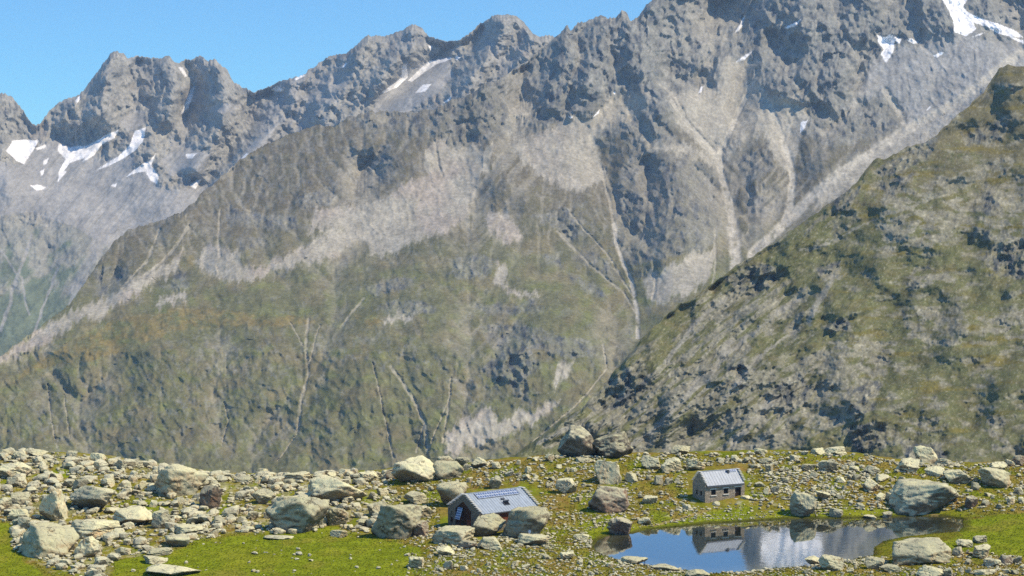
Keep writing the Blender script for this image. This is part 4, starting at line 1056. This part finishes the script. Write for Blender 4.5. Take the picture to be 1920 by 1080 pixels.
for poly, cnt, (s0, s1) in DENS:
    p = np.array(poly, float)
    xs = rng.uniform(p[:, 0].min(), p[:, 0].max(), cnt * 8); ys = rng.uniform(p[:, 1].min(), p[:, 1].max(), cnt * 8)
    m = inside(xs, ys, poly)
    for q in HUTS_PX: m &= ~inside(xs, ys, q)
    m &= ~inside(xs, ys, LAKE_PX)
    cl = fbm(xs / 60, ys / 26, 3, 401)
    m &= cl > rng.uniform(-.55, .3, len(xs))
    xs, ys = xs[m][:cnt], ys[m][:cnt]
    # ray-march all at once
    a, b = ray(xs, ys)
    D = np.full(xs.shape, 286.0); done = np.zeros(xs.shape, bool)
    for Dk in np.arange(286, CREST_D - .5, 1.0):
        gz = ground_z(a * Dk, np.full(xs.shape, Dk), False)
        hit = (~done) & (CAMZ + b * Dk <= gz)
        D[hit] = Dk; done |= hit
    D[~done] = CREST_D - rng.uniform(0, 6, (~done).sum())
    X = a * D; Z = ground_z(X, D, True)
    sz = (s0 + (s1 - s0) * rng.uniform(0, 1, len(xs)) ** 2.5) / F * D
    for i in range(len(xs)):
        hv, hf = hulls[rng.integers(24)] if sz[i] * F / D[i] > 5 else hulls1[rng.integers(12)]
        t = rng.uniform(0, 6.28); c, s = math.cos(t), math.sin(t)
        sc = sz[i] * np.array([rng.uniform(.8, 1.2), rng.uniform(.7, 1.1), rng.uniform(.5, .85)])
        q = hv * sc
        q = np.stack([q[:, 0] * c - q[:, 1] * s + X[i], q[:, 0] * s + q[:, 1] * c + D[i], q[:, 2] + Z[i] + sc[2] * .22], 1)
        stone_v.append(q); stone_f.append(hf + off); off += len(hv)
o = link('scattered_stones', np_mesh('scattered_stones', np.concatenate(stone_v), np.concatenate(stone_f), None, False), M['stone'])
tag(o, 'countless small pale stones strewn over the turf and between the boulders', 'stones', kind='stuff')

# ---- grass tufts
def tufts(n):
    px = rng.uniform(-20, 1940, n * 2); Y = rng.uniform(292, 393, n * 2); X = (px - 960) / F * Y
    Z = ground_z(X, Y, True)
    qx, qy = to_px(X, Y, Z)
    me = np.zeros(X.shape, bool); ru = np.zeros(X.shape, bool)
    for p in MEADOW: me |= inside(qx, qy, p)
    for p in RUBBLE: ru |= inside(qx, qy, p)
    keep = (Z > .08) & (me | (rng.uniform(0, 1, len(X)) < np.where(ru, .12, .6)))
    for q in HUTS_PX: keep &= ~inside(qx, qy, q)
    X, Y, Z, me = X[keep][:n], Y[keep][:n], Z[keep][:n], me[keep][:n]
    m = len(X)
    base = np.stack([X, Y, Z], 1)
    V = []; C = []
    pal = [lin(128, 142, 36, .84), lin(142, 146, 44, .84), lin(150, 132, 60, .84)]
    kind = np.where(me, rng.integers(0, 2, m), rng.integers(0, 3, m))
    cc = np.array(pal)[kind] * rng.uniform(.85, 1.1, m)[:, None]
    hh = rng.uniform(.10, .26, m) * np.where(me, .45, 1.0)
    for k in range(5):
        t = rng.uniform(0, 6.28, m); w = rng.uniform(.05, .10, m); l = rng.uniform(.05, .2, m)
        d = np.stack([np.cos(t), np.sin(t), t * 0], 1); e = np.stack([-np.sin(t), np.cos(t), t * 0], 1)
        o0 = base + d * .05 - e * w[:, None]; o1 = base + d * .05 + e * w[:, None]
        o2 = base + d * l[:, None]; o2[:, 2] += hh
        o0[:, 2] -= .04; o1[:, 2] -= .04
        V.append(np.stack([o0, o1, o2], 1)); C.append(np.repeat(cc[:, None], 3, 1))
    V = np.concatenate(V).reshape(-1, 3); C = np.concatenate(C).reshape(-1, 3)
    return np_mesh('grass', V, np.arange(len(V)).reshape(-1, 3), C, False)
gm = terrain_mat('grass_blades', .4, 2.0, .15)
o = link('grass', tufts(42000), gm)
tag(o, 'short alpine grass tufts covering meadow and turf around the tarn', 'grass', kind='stuff')

# ================================================================== HUTS
class MB:
    def __init__(s): s.v = []; s.f = []
    def quad(s, *p):
        n = len(s.v); s.v += [tuple(q) for q in p]; s.f.append(tuple(range(n, n + len(p)))); return s
    def hexa(s, b, t):
        """two rings of n corners (bottom, top) joined into a closed prism"""
        n = len(s.v); k = len(b); s.v += [tuple(q) for q in b] + [tuple(q) for q in t]
        s.f.append(tuple(range(n + k - 1, n - 1, -1))); s.f.append(tuple(range(n + k, n + 2 * k)))
        for i in range(k):
            j = (i + 1) % k; s.f.append((n + i, n + j, n + k + j, n + k + i))
        return s
    def box(s, x0, x1, y0, y1, z0, z1):
        return s.hexa([(x0, y0, z0), (x1, y0, z0), (x1, y1, z0), (x0, y1, z0)], [(x0, y0, z1), (x1, y0, z1), (x1, y1, z1), (x0, y1, z1)])
    def build(s, name, mat, parent, bevel=0.0):
        me = bpy.data.meshes.new(name); me.from_pydata(s.v, [], s.f); me.update()
        bm = bmesh.new(); bm.from_mesh(me); bmesh.ops.recalc_face_normals(bm, faces=bm.faces)
        if bevel: bmesh.ops.bevel(bm, geom=bm.edges[:], offset=bevel, segments=1, affect='EDGES')
        bm.to_mesh(me); bm.free()
        return link(name, me, mat, parent)

def masonry(name, a, b_, mortar, sc=2.2):
    m, nt, b = newmat(name)
    tc = N(nt, 'ShaderNodeTexCoord'); o = tc.outputs['Object']
    mp = N(nt, 'ShaderNodeMapping'); mp.inputs['Scale'].default_value = (1, 1, 1.9); nt.links.new(o, mp.inputs[0])
    v = N(nt, 'ShaderNodeTexVoronoi', Scale=sc); nt.links.new(mp.outputs[0], v.inputs['Vector'])
    e = N(nt, 'ShaderNodeTexVoronoi', Scale=sc, feature='DISTANCE_TO_EDGE'); nt.links.new(mp.outputs[0], e.inputs['Vector'])
    sp = N(nt, 'ShaderNodeSeparateColor'); nt.links.new(v.outputs['Color'], sp.inputs[0])
    c = mixcol(nt, sp.outputs[0], a, b_)
    n1 = noise(nt, o, 4, 4, .7)
    c = mixcol(nt, 1.0, c, ramp(nt, n1, [(.3, .7), (.7, 1.25)]), 'MULTIPLY')
    c = mixcol(nt, ramp(nt, e.outputs['Distance'], [(.0, .85), (.09, 0.0)]), c, mortar)
    nt.links.new(c, b.inputs['Base Color'])
    bp = N(nt, 'ShaderNodeBump', Strength=.8, Distance=.06)
    nt.links.new(ramp(nt, e.outputs['Distance'], [(.0, 0.0), (.12, 1.0)]), bp.inputs['Height']); nt.links.new(bp.outputs[0], b.inputs['Normal'])
    return m

def seam_metal(name, col, axis_scale=1.0, spec=.4, rough=.42):
    m, nt, b = newmat(name)
    tc = N(nt, 'ShaderNodeTexCoord'); o = tc.outputs['Object']
    n1 = noise(nt, o, 1.3, 5, .7); n2 = noise(nt, o, .5, 3, .6)
    mp = N(nt, 'ShaderNodeMapping'); mp.inputs['Scale'].default_value = (6, .5, .5); nt.links.new(o, mp.inputs[0])
    n3_ = noise(nt, mp.outputs[0], 1.0, 3, .6)
    c = mixcol(nt, 1.0, col, ramp(nt, n1, [(.3, .86), (.7, 1.1)]), 'MULTIPLY')
    c = mixcol(nt, 1.0, c, ramp(nt, n3_, [(.3, .82), (.7, 1.12)]), 'MULTIPLY')
    c = mixcol(nt, ramp(nt, n2, [(.62, 0.0), (.75, .25)]), c, (.22, .2, .17))
    nt.links.new(c, b.inputs['Base Color'])
    b.inputs['Roughness'].default_value = rough; b.inputs['Specular IOR Level'].default_value = spec
    b.inputs['Metallic'].default_value = .0
    return m

def timber(name, col):
    m, nt, b = newmat(name)
    tc = N(nt, 'ShaderNodeTexCoord'); o = tc.outputs['Object']
    mp = N(nt, 'ShaderNodeMapping'); mp.inputs['Scale'].default_value = (9, 9, .7); nt.links.new(o, mp.inputs[0])
    n1 = noise(nt, mp.outputs[0], 1.0, 4, .6)
    c = mixcol(nt, 1.0, col, ramp(nt, n1, [(.3, .6), (.7, 1.35)]), 'MULTIPLY')
    nt.links.new(c, b.inputs['Base Color'])
    return m

M['wall_dark'] = masonry('grey_masonry', (.24, .20, .14), (.31, .26, .18), (.10, .085, .065))
M['wall_tan'] = masonry('tan_masonry', (.50, .40, .28), (.33, .27, .19), (.18, .15, .11), 2.6)
M['slab'] = solid_mat('coping_slab', (.60, .57, .48), .9, .1, .2, 5)
M['sill'] = solid_mat('sill_stone', (.66, .62, .52), .9, .1, .15, 5)
M['metal_blue'] = seam_metal('zinc_roof', (.39, .43, .45))
M['metal_pale'] = seam_metal('pale_metal_roof', (.41, .43, .435))
M['edge'] = solid_mat('eave_trim', (.09, .095, .1), .6, .3, .15)
M['redwood'] = timber('red_timber', (.20, .062, .03))
M['brownwood'] = timber('brown_timber', (.085, .04, .024))
M['doorwood'] = timber('dark_timber', (.035, .022, .017))
M['greywood'] = timber('weathered_timber', (.22, .19, .14))
M['dark'] = solid_mat('dark_interior', (.012, .01, .009), .6, .2)
M['pane'] = solid_mat('window_glass', (.012, .012, .014), .3, .15, .1)
M['cell'] = solid_mat('solar_cell', (.10, .15, .26), .35, .5, .2, 3)
M['alu'] = solid_mat('aluminium_frame', (.72, .75, .78), .4, .5, .08)
M['white'] = solid_mat('white_paint', (.82, .81, .78), .6, .3, .06)
M['orange'] = solid_mat('orange_cloth', (.60, .25, .10), .8, .1, .1)

def wall_cells(mb, axis, at, thick, u0, u1, z0, z1, holes):
    """a wall in the plane axis = at .. at+thick, spanning u0..u1 and z0..z1, with real openings (u0, u1, z0, z1)"""
    us = sorted({u0, u1, *[h[0] for h in holes], *[h[1] for h in holes]}); zs = sorted({z0, z1, *[h[2] for h in holes], *[h[3] for h in holes]})
    for a, b in zip(us[:-1], us[1:]):
        run = None
        for c, d in zip(zs[:-1], zs[1:]):
            solid = not any(h[0] <= a and b <= h[1] and h[2] <= c and d <= h[3] for h in holes)
            if solid: run = (run[0], d) if run else (c, d)
            if (not solid or d == zs[-1]) and run:
                if axis == 'y': mb.box(a, b, at, at + thick, run[0], run[1])
                else: mb.box(at, at + thick, a, b, run[0], run[1])
                run = None
    return mb

def gable_top(mb, x0, x1, W, he, hr):
    mb.hexa([(x0, 0, he), (x0, W, he), (x0, W / 2, hr)], [(x1, 0, he), (x1, W, he), (x1, W / 2, hr)])

def copings(parent, x0, x1, W, he, hr, n, over, mat):
    """stepped flat slabs laid along both slopes of one gable"""
    mb = MB()
    for side in (0, 1):
        for k in range(n):
            t0 = k / n; t1 = (k + 1.25) / n
            ya, yb = W / 2 * t0 - over, W / 2 * min(t1, 1.0) - over * (1 - t1)
            z = he + (hr - he) * (k + .55) / n
            if side: ya, yb = W - yb, W - ya
            e = .04 * math.sin(k * 2.7)
            mb.box(x0 + e, x1 + e, ya, yb, z + .16, z + .27)
    return mb.build('coping', mat, parent, .015)

def roof_slope(name, x0, x1, W, he, hr, side, over, th, mat, parent, lift=.02):
    sl = (hr - he) / (W / 2)
    y0, y1 = -over, W / 2
    z0, z1 = he - over * sl + lift, hr + lift
    if side: y0, y1 = W - y0, W - y1
    mb = MB(); mb.hexa([(x0, y0, z0), (x1, y0, z0), (x1, y1, z1), (x0, y1, z1)], [(x0, y0, z0 + th), (x1, y0, z0 + th), (x1, y1, z1 + th), (x0, y1, z1 + th)])
    o = mb.build(name, mat, parent)
    sm = MB(); n = int((x1 - x0) / .6)
    for i in range(1, n):                       # standing seams
        x = x0 + (x1 - x0) * i / n
        sm.hexa([(x - .02, y0, z0 + th), (x + .02, y0, z0 + th), (x + .02, y1, z1 + th), (x - .02, y1, z1 + th)], [(x - .015, y0, z0 + th + .045), (x + .015, y0, z0 + th + .045), (x + .015, y1, z1 + th + .045), (x - .015, y1, z1 + th + .045)])
    sm.build('seam', mat, o)
    return o

def on_roof(x0, x1, s0, s1, W, he, hr, up, th):
    """corners of a flat slab resting on the front roof slope; s runs 0 eave .. 1 ridge"""
    f = lambda s: (W / 2 * s, he + (hr - he) * s)
    (ya, za), (yb, zb) = f(s0), f(s1)
    n = Vector((0, -(hr - he), W / 2)).normalized()
    P = [Vector((x0, ya, za)), Vector((x1, ya, za)), Vector((x1, yb, zb)), Vector((x0, yb, zb))]
    return [p + n * up for p in P], [p + n * (up + th) for p in P]

def window(parent, axis, at, u0, u1, z0, z1, frame_mat, depth=.22, cross=True, name='window'):
    """frame set back inside an opening, with its pane"""
    t = .07; mb = MB()
    def bx(m, a, b, c, d, d0, d1):
        if axis == 'y': m.box(a, b, at + d0, at + d1, c, d)
        else: m.box(at + d0, at + d1, a, b, c, d)
    bx(mb, u0, u0 + t, z0, z1, depth, depth + .06); bx(mb, u1 - t, u1, z0, z1, depth, depth + .06)
    bx(mb, u0 + t, u1 - t, z0, z0 + t, depth, depth + .06); bx(mb, u0 + t, u1 - t, z1 - t, z1, depth, depth + .06)
    if cross:
        bx(mb, (u0 + u1) / 2 - .025, (u0 + u1) / 2 + .025, z0 + t, z1 - t, depth + .005, depth + .05)
    fr = mb.build(name, frame_mat, parent)
    p = MB(); bx(p, u0 + t * .5, u1 - t * .5, z0 + t * .5, z1 - t * .5, depth + .02, depth + .035)
    p.build('pane', M['pane'], fr)
    return fr

# ---- timber and stone hut -------------------------------------------------
HX, HY, HZ = on_ground(899, 1001)
HZ = float(CAMZ + ray(899, 999)[1] * HY)
W, L, HE, HR = 9.4, 13.3, 3.45, 6.15
hut = empty('mountain_hut', (HX, HY, HZ), R(38))
tag(hut, 'stone hut with timber gable, zinc roof and solar panels between boulders', 'hut')
TH = .55
mb = MB()
pa0, pa1 = W * .24, W * .77                   # timber infill of the gable, in y
wall_cells(mb, 'x', 0, TH, 0, W, -2.5, HE, [(pa0, pa1, -.6, HE), (W - 1.55, W - .75, .75, 1.65), (W - 2.0, W - .95, 2.1, 2.75)])
# gable triangle left and right of the infill
yp = (pa0 + pa1) / 2; zp = HR - 1.05; zs_ = HE + .05
for pts in ([(0, HE), (pa0, HE), (pa0, zs_), (yp, zp), (W / 2, HR)], [(W / 2, HR), (yp, zp), (pa1, zs_), (pa1, HE), (W, HE)]):
    mb.hexa([(0, y, z) for y, z in pts], [(TH, y, z) for y, z in pts])
mb.build('wall', M['wall_dark'], hut)
mb = MB(); wall_cells(mb, 'x', L - TH, TH, 0, W, -2.5, HE, []); gable_top(mb, L - TH, L, W, HE, HR); mb.build('wall', M['wall_dark'], hut)
mb = MB(); mb.box(TH, L - TH, W - TH, W, -2.5, HE); mb.build('wall', M['wall_dark'], hut)
mb = MB(); mb.box(TH, L - TH, .1, .3, -2.5, 1.2); fw = mb.build('wall', M['wall_dark'], hut)
mb = MB(); k = 0; x = TH
while x < L - TH - .01:
    x2 = min(x + .24, L - TH); mb.box(x, x2 - .012, .08 + .012 * (k % 3), .26, 1.2, HE - .02); x = x2; k += 1
fw = mb.build('front_cladding', M['redwood'], hut); fw['label'] = 'red timber boards under the eave'
# timber infill: upright boards in a pale border
mb = MB(); y = pa0 + .06; k = 0
topz = lambda yy: zs_ + (zp - zs_) * (1 - abs(yy - yp) / ((pa1 - pa0) / 2))
while y < pa1 - .08:
    y2 = min(y + .26, pa1 - .06); x = .17 + .02 * (k % 2)
    mb.hexa([(x, y, -.6), (x, y2 - .015, -.6), (x, y2 - .015, topz(y2) - .1), (x, y, topz(y) - .1)], [(x + .1, y, -.6), (x + .1, y2 - .015, -.6), (x + .1, y2 - .015, topz(y2) - .1), (x + .1, y, topz(y) - .1)])
    y = y2; k += 1
infill = mb.build('timber_infill', M['brownwood'], hut)
mb = MB()
for a, b in (((pa0, -.4), (pa0, zs_)), ((pa0, zs_), (yp, zp)), ((yp, zp), (pa1, zs_)), ((pa1, zs_), (pa1, -.4))):
    dy, dz = b[0] - a[0], b[1] - a[1]; l = math.hypot(dy, dz); ny, nz = -dz / l * .11, dy / l * .11
    c = [(a[0] - ny, a[1] - nz), (b[0] - ny, b[1] - nz), (b[0] + ny, b[1] + nz), (a[0] + ny, a[1] + nz)]
    mb.hexa([(-.05, *q) for q in c], [(.09, *q) for q in c])
mb.build('border', M['greywood'], infill)
mb = MB(); mb.box(.10, .16, pa0 + .45, pa0 + 1.55, -.5, 1.75); d_ = mb.build('door', M['redwood'], hut)
MB().box(.06, .10, pa0 + .58, pa0 + .64, .55, .72).build('handle', M['alu'], d_)
mb = MB(); mb.box(.10, .16, pa0 + 2.5, pa0 + 3.3, -.4, 1.5); mb.build('shutter', M['dark'], hut)
window(hut, 'x', 0, W - 1.55, W - .75, .75, 1.65, M['redwood'])
mb = MB(); mb.box(.12, .2, W - 2.0, W - .95, 2.1, 2.75); mb.build('shutter', M['greywood'], hut)
# tilted solar panel hung on the gable
sp = MB(); ya, yb = yp + .02, yp + 1.35
sp.hexa([(-.85, ya, 1.75), (-.85, yb, 1.75), (-.12, yb, 3.75), (-.12, ya, 3.75)], [(-.90, ya, 1.77), (-.90, yb, 1.77), (-.17, yb, 3.77), (-.17, ya, 3.77)])
pn = sp.build('solar_panel', M['alu'], hut)
ce = MB()
for i in range(2):
    for j in range(5):
        a0, a1 = ya + .07 + i * (yb - ya - .07) / 2, ya + (i + 1) * (yb - ya - .07) / 2
        t0, t1 = j / 5 + .03, (j + 1) / 5 - .02
        q = lambda t, o: (-.905 + .73 * t - o, 1.772 + 2.0 * t)
        (xa, za), (xb, zb) = q(t0, 0), q(t1, 0)
        ce.hexa([(xa, a0, za), (xa, a1, za), (xb, a1, zb), (xb, a0, zb)], [(xa - .02, a0, za + .008), (xa - .02, a1, za + .008), (xb - .02, a1, zb + .008), (xb - .02, a0, zb + .008)])
ce.build('cell_grid', M['cell'], pn)
MB().box(-.5, .17, yp + .6, yp + .68, 3.0, 3.06).build('bracket', M['edge'], pn)
# roof
rf = roof_slope('roof', .35, L - .35, W, HE, HR, 0, .45, .1, M['metal_blue'], hut)
roof_slope('roof', .35, L - .35, W, HE, HR, 1, .45, .1, M['metal_blue'], hut)
MB().box(.35, L - .35, W / 2 - .16, W / 2 + .16, HR + .09, HR + .16).build('ridge_cap', M['metal_blue'], rf)
slp = (HR - HE) / (W / 2)
MB().box(.36, L - .36, -.49, -.455, HE - .45 * slp - .1, HE - .45 * slp + .11).build('eave_trim', M['edge'], rf)
copings(hut, -.14, .42, W, HE, HR, 10, .3, M['slab']); copings(hut, L - .42, L + .16, W, HE, HR, 10, .3, M['slab'])
b_, t_ = on_roof(2.0, 11.4, .66, .95, W, HE, HR, .2, .05)
arr = MB().hexa(b_, t_).build('solar_array', M['edge'], hut)
fr = MB(); cl = MB()
nx = 9
for i in range(nx):
    for j in range(2):
        xa = 2.05 + (9.3) * i / nx; xb = 2.05 + 9.3 * (i + 1) / nx - .08
        s0 = .665 + .14 * j; s1 = s0 + .132
        fr.hexa(*on_roof(xa, xb, s0, s1, W, HE, HR, .255, .03))
        m_ = (xb - xa) / 2
        for q in range(2):
            cl.hexa(*on_roof(xa + .07 + q * m_, xa + m_ - .02 + q * m_, s0 + .014, s1 - .014, W, HE, HR, .287, .012))
f_ = fr.build('frame', M['alu'], arr); cl.build('cell_grid', M['cell'], arr)
sky_l = MB().hexa(*on_roof(6.3, 7.5, .20, .34, W, HE, HR, .14, .14)).build('skylight', M['edge'], hut)
MB().hexa(*on_roof(6.4, 7.4, .215, .325, W, HE, HR, .285, .012)).build('pane', M['pane'], sky_l)
lb, lt = on_roof(6.3, 7.5, .32, .36, W, HE, HR, .3, .35); MB().hexa(lb, lt).build('flap', M['edge'], sky_l)
MB().hexa(*on_roof(6.6, 7.25, .48, .555, W, HE, HR, .13, .2)).build('vent', M['edge'], hut)

# ---- small stone hut --------------------------------------------------------
SX, SY, SZ = on_ground(1322, 944)
SZ = float(CAMZ + ray(1322, 943)[1] * SY)
W, L, HE, HR = 4.4, 8.9, 3.45, 5.55
sh = empty('stone_hut', (SX, SY, SZ), R(27))
tag(sh, 'small tan stone hut with pale metal roof standing above the tarn', 'hut')
TH = .5
wins = [(1.35, 2.4, 1.35, 2.4), (4.15, 5.2, 1.4, 2.45)]; dr = (6.75, 8.1, .5, 2.5)
mb = wall_cells(MB(), 'y', 0, TH, 0, L, -2, HE, [*wins, dr]); mb.build('front_wall', M['wall_tan'], sh)
mb = wall_cells(MB(), 'x', 0.003, TH, TH, W - TH, -2, HE, [(1.1, 1.8, 1.2, 2.1), (2.6, 3.3, 1.2, 2.1)])
mb.hexa([(0.003, 0, HE), (0.003, W, HE), (0.003, W / 2, HR)], [(TH, 0, HE), (TH, W, HE), (TH, W / 2, HR)]); mb.build('gable_wall', M['wall_tan'], sh)
mb = MB(); mb.box(L - TH, L - .003, TH, W - TH, -2, HE); mb.hexa([(L - TH, 0, HE), (L - TH, W, HE), (L - TH, W / 2, HR)], [(L - .003, 0, HE), (L - .003, W, HE), (L - .003, W / 2, HR)]); mb.build('gable_wall', M['wall_tan'], sh)
MB().box(0, L, W - TH, W, -2, HE).build('back_wall', M['wall_tan'], sh)
MB().box(TH + .3, L - TH - .3, TH + .6, W - TH - .2, -.5, .4).build('floor', M['dark'], sh)
for u0, u1, z0, z1 in wins:
    f_ = window(sh, 'y', 0, u0, u1, z0, z1, M['dark'])
    MB().box(u0 - .16, u1 + .16, -.16, .2, z0 - .17, z0 - .003).build('sill', M['sill'], f_, .02)
    MB().box(u0 - .2, u1 + .2, -.05, .15, z1 + .003, z1 + .22).build('lintel', M['sill'], f_, .02)
for y0 in (1.1, 2.6): window(sh, 'x', 0.003, y0, y0 + .7, 1.2, 2.1, M['brownwood'])
d_ = MB().box(dr[0], dr[1], .3, .38, dr[2], dr[3]).build('door', M['doorwood'], sh)
mb = MB(); 
for a, b in ((dr[0], dr[0] + .1), (dr[1] - .1, dr[1])): mb.box(a, b, .2, .3, dr[2], dr[3])
mb.box(dr[0] + .1, dr[1] - .1, .2, .3, dr[3] - .1, dr[3]); mb.build('frame', M['doorwood'], d_)
MB().box(dr[0] + .2, dr[0] + .25, .25, .3, 1.4, 1.56).build('handle', M['alu'], d_)
MB().box(dr[0] - .2, dr[1] + .2, -.06, .15, dr[3] + .003, dr[3] + .24).build('lintel', M['sill'], d_, .02)
MB().box(dr[0] - .5, dr[1] + .5, -1.0, -.01, .22, .48).build('doorstep', M['sill'], sh, .04)
rf = roof_slope('roof', .3, L - .3, W, HE, HR, 0, .35, .1, M['metal_pale'], sh)
roof_slope('roof', .3, L - .3, W, HE, HR, 1, .35, .1, M['metal_pale'], sh)
MB().box(.3, L - .3, W / 2 - .14, W / 2 + .14, HR + .09, HR + .15).build('ridge_cap', M['metal_pale'], rf)
slp = (HR - HE) / (W / 2)
MB().box(.31, L - .31, -.38, -.353, HE - .35 * slp - .22, HE - .35 * slp + .1).build('eave_trim', M['edge'], rf)
MB().box(.51, L - .51, -.33, -.03, HE - .35 * slp - .16, HE - .35 * slp - .02).build('soffit', M['edge'], rf)
copings(sh, -.12, .38, W, HE, HR, 8, .25, M['slab']); copings(sh, L - .38, L + .14, W, HE, HR, 8, .25, M['slab'])
arr = MB().hexa(*on_roof(6.6, 8.1, .80, .985, W, HE, HR, .2, .05)).build('solar_panel', M['alu'], sh)
cl = MB()
for q in range(3): cl.hexa(*on_roof(6.66 + q * .48, 7.08 + q * .48, .815, .97, W, HE, HR, .252, .012))
cl.build('cell_grid', M['cell'], arr)
ch = MB().box(6.0, 6.4, W / 2 - .75, W / 2 - .35, HR - .8, HR + .12).build('chimney', M['edge'], sh)
MB().box(5.93, 6.47, W / 2 - .82, W / 2 - .28, HR + .123, HR + .2).build('cap', M['slab'], ch)

# ---- small things by the huts ------------------------------------------------
def lathe(name, prof, mat, loc, parent=None, n=20):
    v = []; f = []
    for r_, z in prof:
        for i in range(n): v.append((r_ * math.cos(6.2832 * i / n), r_ * math.sin(6.2832 * i / n), z))
    for k in range(len(prof) - 1):
        for i in range(n):
            j = (i + 1) % n; f.append((k * n + i, k * n + j, (k + 1) * n + j, (k + 1) * n + i))
    f.append(tuple(range(n - 1, -1, -1))); f.append(tuple((len(prof) - 1) * n + i for i in range(n)))
    me = bpy.data.meshes.new(name); me.from_pydata(v, [], f); me.update()
    o = link(name, me, mat, parent); o.location = loc
    return o
x, y, z = on_ground(992, 1003); y -= 3.2; z = float(ground_z(np.array([x]), np.array([y]))[0])
o = lathe('container', [(.22, 0), (.34, .08), (.38, .35), (.36, .58), (.25, .72), (.12, .76), (.12, .82)], M['white'], (x, y, z + .75)); 
tag(o, 'small round white container on a rock before the craggy boulder', 'container')
pr = put_rock(992, 1009, 16, 10, 'cream', 77, 'small pale rock carrying the round white container', name='rock', cat='rock')
pr.location.y = y; pr.location.x = x
x, y, z = on_ground(978, 1006); y -= 3.0; z = float(ground_z(np.array([x]), np.array([y]))[0])
o = lathe('marker_post', [(.10, -.3), (.10, .45), (.09, .9), (.085, 1.0)], M['white'], (x, y, z + .1), None, 12)
tag(o, 'short white and orange post left of the white container', 'post')
lathe('band', [(.105, 0), (.108, .3), (.105, .32)], M['orange'], (0, 0, .25), o, 12)
x, y, z = on_ground(1209, 1061)
o = lathe('wooden_stake', [(.06, -.3), (.055, .4), (.05, .85), (.02, .95)], M['brownwood'], (x, y, z), None, 8)
tag(o, 'thin dark wooden stake on the near shore of the tarn', 'stake')
put_rock(874, 1003, 16, 9, 'white', 78, 'rounded chalk-white rock at the foot of the timber gable', cat='boulder')

# ================================================================== LIGHT, SKY, CAMERA
SUN = Vector((.60, -.14, .79)).normalized()
sl = bpy.data.lights.new('sun', 'SUN'); sl.energy = 5.0; sl.angle = R(.5); sl.color = (1, .93, .78)
so = bpy.data.objects.new('sun', sl); COL.objects.link(so)
so.rotation_euler = SUN.to_track_quat('Z', 'Y').to_euler(); so.location = (100, 200, 200)
w = bpy.data.worlds.new('World'); SC.world = w; w.use_nodes = True
nt = w.node_tree
bg = nt.nodes['Background']
sky = nt.nodes.new('ShaderNodeTexSky'); sky.sky_type = 'NISHITA'; sky.sun_disc = False
sky.sun_elevation = math.asin(SUN.z); sky.sun_rotation = math.atan2(SUN.x, SUN.y)
sky.altitude = 2500; sky.air_density = 1.0; sky.dust_density = .3; sky.ozone_density = 1.6
tint = mixcol(nt, 1.0, sky.outputs[0], (.60, 1.42, 2.25), 'MULTIPLY')
nt.links.new(tint, bg.inputs[0]); bg.inputs[1].default_value = .09

cam = bpy.data.cameras.new('camera'); co = bpy.data.objects.new('camera', cam); COL.objects.link(co)
cam.sensor_width = 36; cam.lens = F / 1920 * 36; cam.clip_start = 1; cam.clip_end = 30000
co.location = (0, 0, CAMZ); co.rotation_euler = (math.pi / 2 + PITCH, 0, 0)
SC.camera = co
SC.cycles.use_denoising = False
SC.cycles.max_bounces = 6; SC.cycles.volume_bounces = 0
SC.view_settings.view_transform = 'Standard'; SC.view_settings.look = 'None'
SC.view_settings.exposure = 0; SC.view_settings.gamma = 1
# ---- mountain air: thin haze filling the valley beyond the crest
hz = MB().box(-6000, 6000, -800, 11000, -1800, 3200).build('haze', None, None)
hm = bpy.data.materials.new('valley_air'); hm.use_nodes = True
hn = hm.node_tree; hn.nodes.remove(hn.nodes['Principled BSDF'])
vs = hn.nodes.new('ShaderNodeVolumeScatter'); vs.inputs['Color'].default_value = (.55, .75, 1, 1); vs.inputs['Density'].default_value = 6.0e-5; vs.inputs['Anisotropy'].default_value = .2
hn.links.new(vs.outputs[0], hn.nodes['Material Output'].inputs['Volume'])
hz.data.materials.append(hm); hz['kind'] = 'stuff'
tag(hz, 'thin blue haze in the valley air before the mountains', 'haze')
